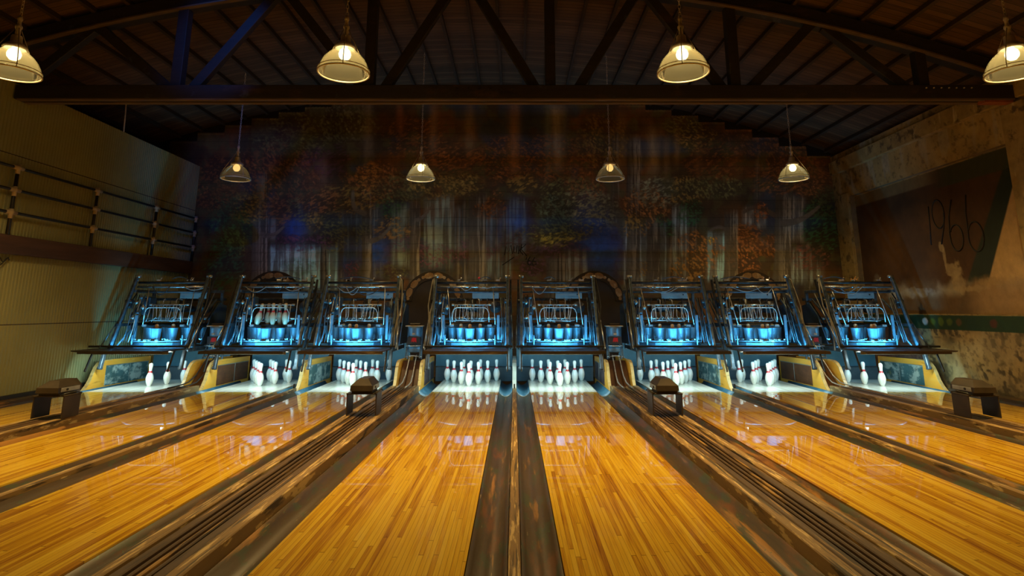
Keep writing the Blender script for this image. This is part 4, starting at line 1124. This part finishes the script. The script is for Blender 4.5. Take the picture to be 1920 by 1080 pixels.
    B('front_beam', 'beam', MB().box(((xa + xb) / 2, 10.55, .665), (xb - xa, .06, .035), bev=.005))
    ma, mb_ = cx - .675, cx + .675
    ea, eb = (ma - .22 if i == 0 else ma), (mb_ + .22 if i == 7 else mb_)
    board = MB().prism([(ma, 9.86), (mb_, 9.86), (eb, 10.02 if eb != mb_ else 9.9), (eb, 10.64), (ea, 10.64), (ea, 10.02 if ea != ma else 9.9)], 'Z', .615, .635)
    bm_ = 'board' if i in (2, 3, 6, 7) else 'boardshaded'  # lit copy under the bright far lamps, shaded copy on the other machines
    B('masking_board', bm_, board)
    B('board_lip', bm_, MB().box((cx, 9.865, .606), (1.36, .016, .034), bev=.004))
    B('light_shield', 'hoodend', MB().box((cx, 10.15, .588), (1.24, .012, .052), bev=.003), 'pale strip under the masking board')
    tb = B('light_tube', 'tube', MB().cyl((cx - .58, 10.30, .603), (cx + .58, 10.30, .603), .010, 10), 'glowing white light tube')
    for s_ in (-1, 1):
        MB().cyl((cx + s_ * .58, 10.30, .603), (cx + s_ * .615, 10.30, .603), .016, 10).build('tube_socket', M['fitting'], tb)
    return t
for i, cx in enumerate(LANES):
    pinsetter(i, cx)

# pins held in the machines
CUPN = {(-3, 3): 'far left', (-2, 2): 'outer left', (-1, 1): 'inner left', (0, 0): 'front', (1, 1): 'inner right', (2, 2): 'outer right', (3, 3): 'far right'}
held = {0: [(1, 1), (2, 2), (0, 0)], 1: [], 2: [(-2, 2), (-1, 1), (0, 0), (1, 1), (2, 2)], 3: [(-2, 2), (-1, 1), (0, 0), (1, 1)], 4: [(-2, 2), (-1, 1), (1, 1), (0, 0), (2, 2)], 5: [(-2, 2), (-1, 1), (0, 0), (1, 1), (2, 2)],
        6: [(-2, 2), (-1, 1), (0, 0), (1, 1), (2, 2)], 7: [(-2, 2), (-1, 1), (0, 0), (1, 1)]}
for i, ks in held.items():
    for (px, py) in ks:
        pin((LANES[i] + px * .172 + random.uniform(-.0015, .0015), 10.80 + py * .21, .655), 'worn pin head in the %s cup, machine over the %s' % (CUPN[(px, py)], WHERE[i]), 'pins held in the cups', True, (0, 0, random.uniform(0, 6)))
for k, (dx, dy, tilt) in enumerate([(-.36, .14, .28), (-.26, -.06, .2), (-.15, .14, .0), (.02, -.06, -.02), (.075, .14, -.06), (.245, -.06, -.02)]):
    pin((LANES[1] + dx, 11.08 + dy, 1.02), 'worn pin in wire cage over second lane from left, %s' % ['leftmost, tilted', 'second from left, tilted', 'third from left', 'fourth from left', 'fifth from left', 'rightmost'][k], 'pins in the wire cage', True, (0, tilt, random.uniform(-.1, .1)))

# ------------------------------------------------------------------ ball lifts between the kickbacks
for gi, gx in enumerate((-5.335, -1.785, 1.785, 5.335)):
    hw = (.14, .17, .17, .14)[gi]
    t = thing('ball_lift', 'brown ball lift ramp with rails and blue head, ' + ['between the two leftmost pin decks', 'left of central pin decks', 'right of central pin decks', 'between the two rightmost pin decks'][gi], 'ball lift', (gx, 10.9, -.1), 'ball lifts')
    MB().prism([(10.45, -.06), (10.50, -.06), (11.02, .40), (10.97, .40)], 'X', gx - hw, gx + hw).build('ramp_panel', M['liftwood'], t)
    MB().box((gx, 10.29, -.045), (2 * hw, .15, .02)).build('threshold', M['kickedge'], t)
    for s_ in (-1, 1):
        MB().tube([(gx + s_ * .07, 9.75, .085), (gx + s_ * .07, 10.15, .087), (gx + s_ * .068, 10.35, .105), (gx + s_ * .062, 10.55, .19), (gx + s_ * .058, 10.8, .40), (gx + s_ * .055, 10.95, .50)], .010, 8).build('rail', M['hose'] if gi == 0 else M['wire'], t)
        MB().cyl((gx + s_ * .07 - .015, 10.24, -.02), (gx + s_ * .07 + .015, 10.24, -.02), .022, 12).build('roller', M['hose'], t)
        MB().box((gx + s_ * .122, 11.05, .70), (.025, .03, .56), bev=.003).build('stand_leg', M['steel'], t)
        MB().box((gx + s_ * .122, 10.92, .60), (.02, .03, .34), rx=-.5, bev=.003).build('stand_brace', M['steel'], t)
    MB().lathe([(.001, 0), (.10, 0), (.115, .03), (.118, .15), (.125, .19), (.001, .19)], 24, (gx, 11.02, .80)).build('lift_head', M['cup'], t)
    MB().box((gx, 11.0, .995), (.31, .16, .02), bev=.004).build('head_plate', M['fitting'], t)
    MB().box((gx + .01, 11.0, 1.025), (.19, .10, .04), bev=.01).build('top_box', M['hood'], t)
    MB().box((gx, 10.89, .86), (.055, .02, .035), bev=.004).build('name_tab', M['fitting'], t, 'small white tab')
    MB().prism([(gx - .045, .715), (gx - .018, .735), (gx, .715), (gx + .018, .735), (gx + .05, .715), (gx + .045, .80), (gx + .02, .79), (gx, .80), (gx - .03, .79)], 'Y', 10.90, 10.91).build('emblem', M['red'], t, 'red crown-shaped emblem')
    MB().box((gx, 10.92, .75), (.22, .03, .13), bev=.004).build('emblem_plate', M['motor'], t)
    MB().tube([(gx - .13, 10.88, .66), (gx, 10.86, .655), (gx + .13, 10.88, .66)], .012, 8).build('guard_bar', M['brightsteel'], t)
    MB().tube([(gx - .15, 10.9, .47), (gx, 10.88, .49), (gx + .15, 10.9, .47)], .012, 8).build('guard_bar', M['brightsteel'], t)
    MB().cyl((gx - .1, 11.1, .60), (gx + .1, 11.1, .60), .07, 16).build('lift_drum', M['deckplate'], t)
    if gi in (0, 3):
        lp = [(gx + .09 * math.cos(a) , 10.32 + .09 * math.sin(a), -.015) for a in [2 * PI * q / 20 for q in range(21)]]
        MB().tube(lp, .008, 6).build('cable_coil', M['hose'], t)

# ------------------------------------------------------------------ arches painted with pins on the back wall
for ai, ax in enumerate((-5.37, -1.80, 1.78, 5.30)):
    t = thing('wall_arch', 'dark arch with a ring of painted pins on the back wall, ' + ['far left', 'left of centre', 'right of centre', 'far right'][ai], 'arch', (ax, YW, .2), 'pin arches on the back wall')
    R0, R1, zc = .47, .66, 1.47
    def half(r, n=24): return [(ax + r * math.cos(PI * q / n), zc + r * math.sin(PI * q / n)) for q in range(n + 1)]
    ou, inn = half(R1), half(R0)
    MB().prism(ou + [(ax - R1, .1), (ax + R1, .1)], 'Y', YW - .02, YW - .002).build('arch_field', M['arch'], t)
    mbq = MB(); nq = len(ou)
    V_ = [(x, YW - .04, z) for x, z in ou] + [(x, YW - .04, z) for x, z in inn] + [(x, YW - .021, z) for x, z in ou] + [(x, YW - .021, z) for x, z in inn]
    F_ = []
    for q in range(nq - 1):
        F_ += [(q, q + 1, nq + q + 1, nq + q), (q, 2 * nq + q, 2 * nq + q + 1, q + 1), (nq + q, nq + q + 1, 3 * nq + q + 1, 3 * nq + q)]
    F_ += [(0, nq, 3 * nq, 2 * nq), (nq - 1, 3 * nq - 1, 4 * nq - 1, 2 * nq - 1)]
    mbq._add(V_, F_).build('arch_ring', M['arch'], t)
    for q in range(6):
        a = math.radians(15 + 30 * q)
        rm = (R0 + R1) / 2
        outl = []
        pr_ = [(0, .0), (.035, .0), (.062, .06), (.066, .11), (.05, .17), (.024, .20), (.036, .24), (.024, .265), (0, .27)]
        pts = [(r, z - .14) for r, z in pr_] + [(-r, z - .14) for r, z in reversed(pr_[1:-1])]
        sgn = 1 if q % 2 else -1
        for (r, z) in pts:
            aa = a + sgn * z / rm
            outl.append((ax + (rm + r) * math.cos(aa), zc + (rm + r) * math.sin(aa)))
        MB().prism(outl, 'Y', YW - .05, YW - .041).build('painted_pin', M['archbrick'], t)

# ------------------------------------------------------------------ pendant lamps
UP = .15
def pendant(x, y, zr, bulb, label, energy, focus):
    t = thing('pendant_lamp', label, 'pendant lamp', (x, y, zr), 'pendant lamps')
    sp = [(.265, 0.0), (.262, .03), (.245, .09), (.215, .15), (.175, .20), (.13, .24), (.105, .262), (.10, .285)]
    n = 64; V_ = []; F_ = []
    for q, (r, z) in enumerate(sp):
        for k in range(n):
            a = 2 * PI * k / n; rr = r * (1 + (.012 if k % 2 else -.012) * (0 if q in (0, 7) else 1))
            V_.append((x + rr * math.cos(a), y + rr * math.sin(a), zr + z))
    for q in range(len(sp) - 1):
        for k in range(n):
            F_.append((q * n + k, q * n + (k + 1) % n, (q + 1) * n + (k + 1) % n, (q + 1) * n + k))
    mb = MB()._add(V_, F_, True)
    mb.build('glass_shade', M['glass'], t)
    ring = [(x + .268 * math.cos(2 * PI * k / 40), y + .268 * math.sin(2 * PI * k / 40), zr) for k in range(41)]
    MB().tube(ring, .009, 8, caps=False).build('rim', M['rim'], t)
    ring = [(x + .27 * math.cos(2 * PI * k / 40), y + .27 * math.sin(2 * PI * k / 40), zr + .035) for k in range(41)]
    MB().tube(ring, .0045, 6, caps=False).build('band', M['lampwire'], t)
    for k in range(3):
        a = 2 * PI * k / 3 + .5 + x
        c, s = math.cos(a), math.sin(a)
        MB().tube([(x + .27 * c, y + .27 * s, zr - .005), (x + .272 * c, y + .272 * s, zr + .06), (x + .235 * c, y + .235 * s, zr + .16), (x + .12 * c, y + .12 * s, zr + .36), (x + .025 * c, y + .025 * s, zr + .52)], .005, 6).build('wire_stay', M['lampwire'], t)
    MB().lathe([(.10, .27), (.115, .28), (.112, .30), (.075, .335), (.055, .35), (.05, .42), (.045, .43), (.001, .43)], 24, (x, y, zr)).build('socket', M['lampmetal'], t)
    MB().lathe([(.022, .43), (.026, .46), (.022, .50), (.034, .52), (.034, .54), (.02, .56), (.018, .60), (.026, .62), (.018, .66), (.001, .66)], 14, (x, y, zr)).build('stem', M['lampmetal'], t)
    ztop = roofz(x)
    ch = MB(); z = zr + .66; k = 0
    while z < ztop - .02:
        a = (k % 2) * PI / 2
        c, s = math.cos(a) * .011, math.sin(a) * .011
        z2 = min(z + .05, ztop)
        ch.tube([(x - c, y - s, z + .008), (x, y, z), (x + c, y + s, z + .008), (x + c, y + s, z2 - .004), (x, y, z2 + .004), (x - c, y - s, z2 - .004), (x - c, y - s, z + .008)], .0035, 5, caps=False)
        z += .044; k += 1
    ch.build('chain', M['lampmetal'], t)
    b = MB().lathe([(.001, .13), (.035, .135), (.06, .165), (.066, .20), (.055, .235), (.03, .26), (.022, .29), (.001, .29)], 20, (x, y, zr + .02)).build('bulb', M[bulb], t)
    for kind, e, ang, bl in (('SPOT', energy * .55, 160, .6), ('SPOT', energy * focus, 82, 1.0), ('POINT', energy * UP, 0, 0)):
        ld = bpy.data.lights.new('pendant_light', kind); lo = bpy.data.objects.new('pendant_light', ld); COL.objects.link(lo)
        ld.energy = e; ld.shadow_soft_size = .08
        ld.color = (1.0, .66, .24) if bulb == 'bulb' else (1.0, .55, .16)
        if kind == 'SPOT': ld.spot_size = math.radians(ang); ld.spot_blend = bl
        lo.location = (x, y, zr - .01 if kind == 'SPOT' else zr + .20)
        lo.parent = t; lo.matrix_parent_inverse = world_of(t).inverted()
    return t
for k, x in enumerate((-5.40, -1.83, 1.81, 5.37)):
    pendant(x, 6.03, 3.77, 'bulb', 'glass pendant lamp on a chain, near row, ' + ['cut by the left edge', 'left of centre', 'right of centre', 'cut by the right edge'][k], 400, 1.2)
for k, x in enumerate((-5.35, -1.80, 1.84, 5.36)):
    bright = k in (1, 3)
    pendant(x, 11.2, 3.74, 'bulb' if bright else 'bulbdim', 'glass pendant lamp before the mural, far row, ' + ['leftmost and dim', 'second from left and bright', 'third from left and dim', 'rightmost and bright'][k], 150 if bright else 28, .05)

# ------------------------------------------------------------------ lights in the machines
def area(name, loc, sx, sy, col, e, rot, spread=180):
    ld = bpy.data.lights.new(name, 'AREA'); ld.shape = 'RECTANGLE'; ld.size = sx; ld.size_y = sy; ld.energy = e; ld.color = col; ld.spread = math.radians(spread)
    o = bpy.data.objects.new(name, ld); COL.objects.link(o); o.location = loc; o.rotation_euler = rot
    return o
for i, cx in enumerate(LANES):
    area('deck_light', (cx, 10.20, .56), 1.15, .04, (.60, .94, 1.0), 15, (math.radians(40), 0, 0))
    area('machine_light', (cx, 10.59, .70), 1.25, .04, (.07, .54, 1.0), 18, (math.radians(114), 0, 0), 160)
# unseen blue lamp above the frame, inferred from blue light on the truss
sd = bpy.data.lights.new('blue_lamp', 'SPOT'); so = bpy.data.objects.new('blue_lamp', sd); COL.objects.link(so)
sd.energy = 300; sd.color = (.02, .2, 1.0); sd.spot_size = math.radians(32); sd.spot_blend = .8; sd.shadow_soft_size = .1
so.location = (-3.2, 5.3, 6.05)
d = Vector((-4.35, 8.35, 5.15)) - Vector(so.location)
so.rotation_euler = d.to_track_quat('-Z', 'Y').to_euler()

w = bpy.data.worlds.new('world'); SC.world = w; w.use_nodes = True
w.node_tree.nodes['Background'].inputs[0].default_value = (.6, .45, .3, 1)
w.node_tree.nodes['Background'].inputs[1].default_value = .004
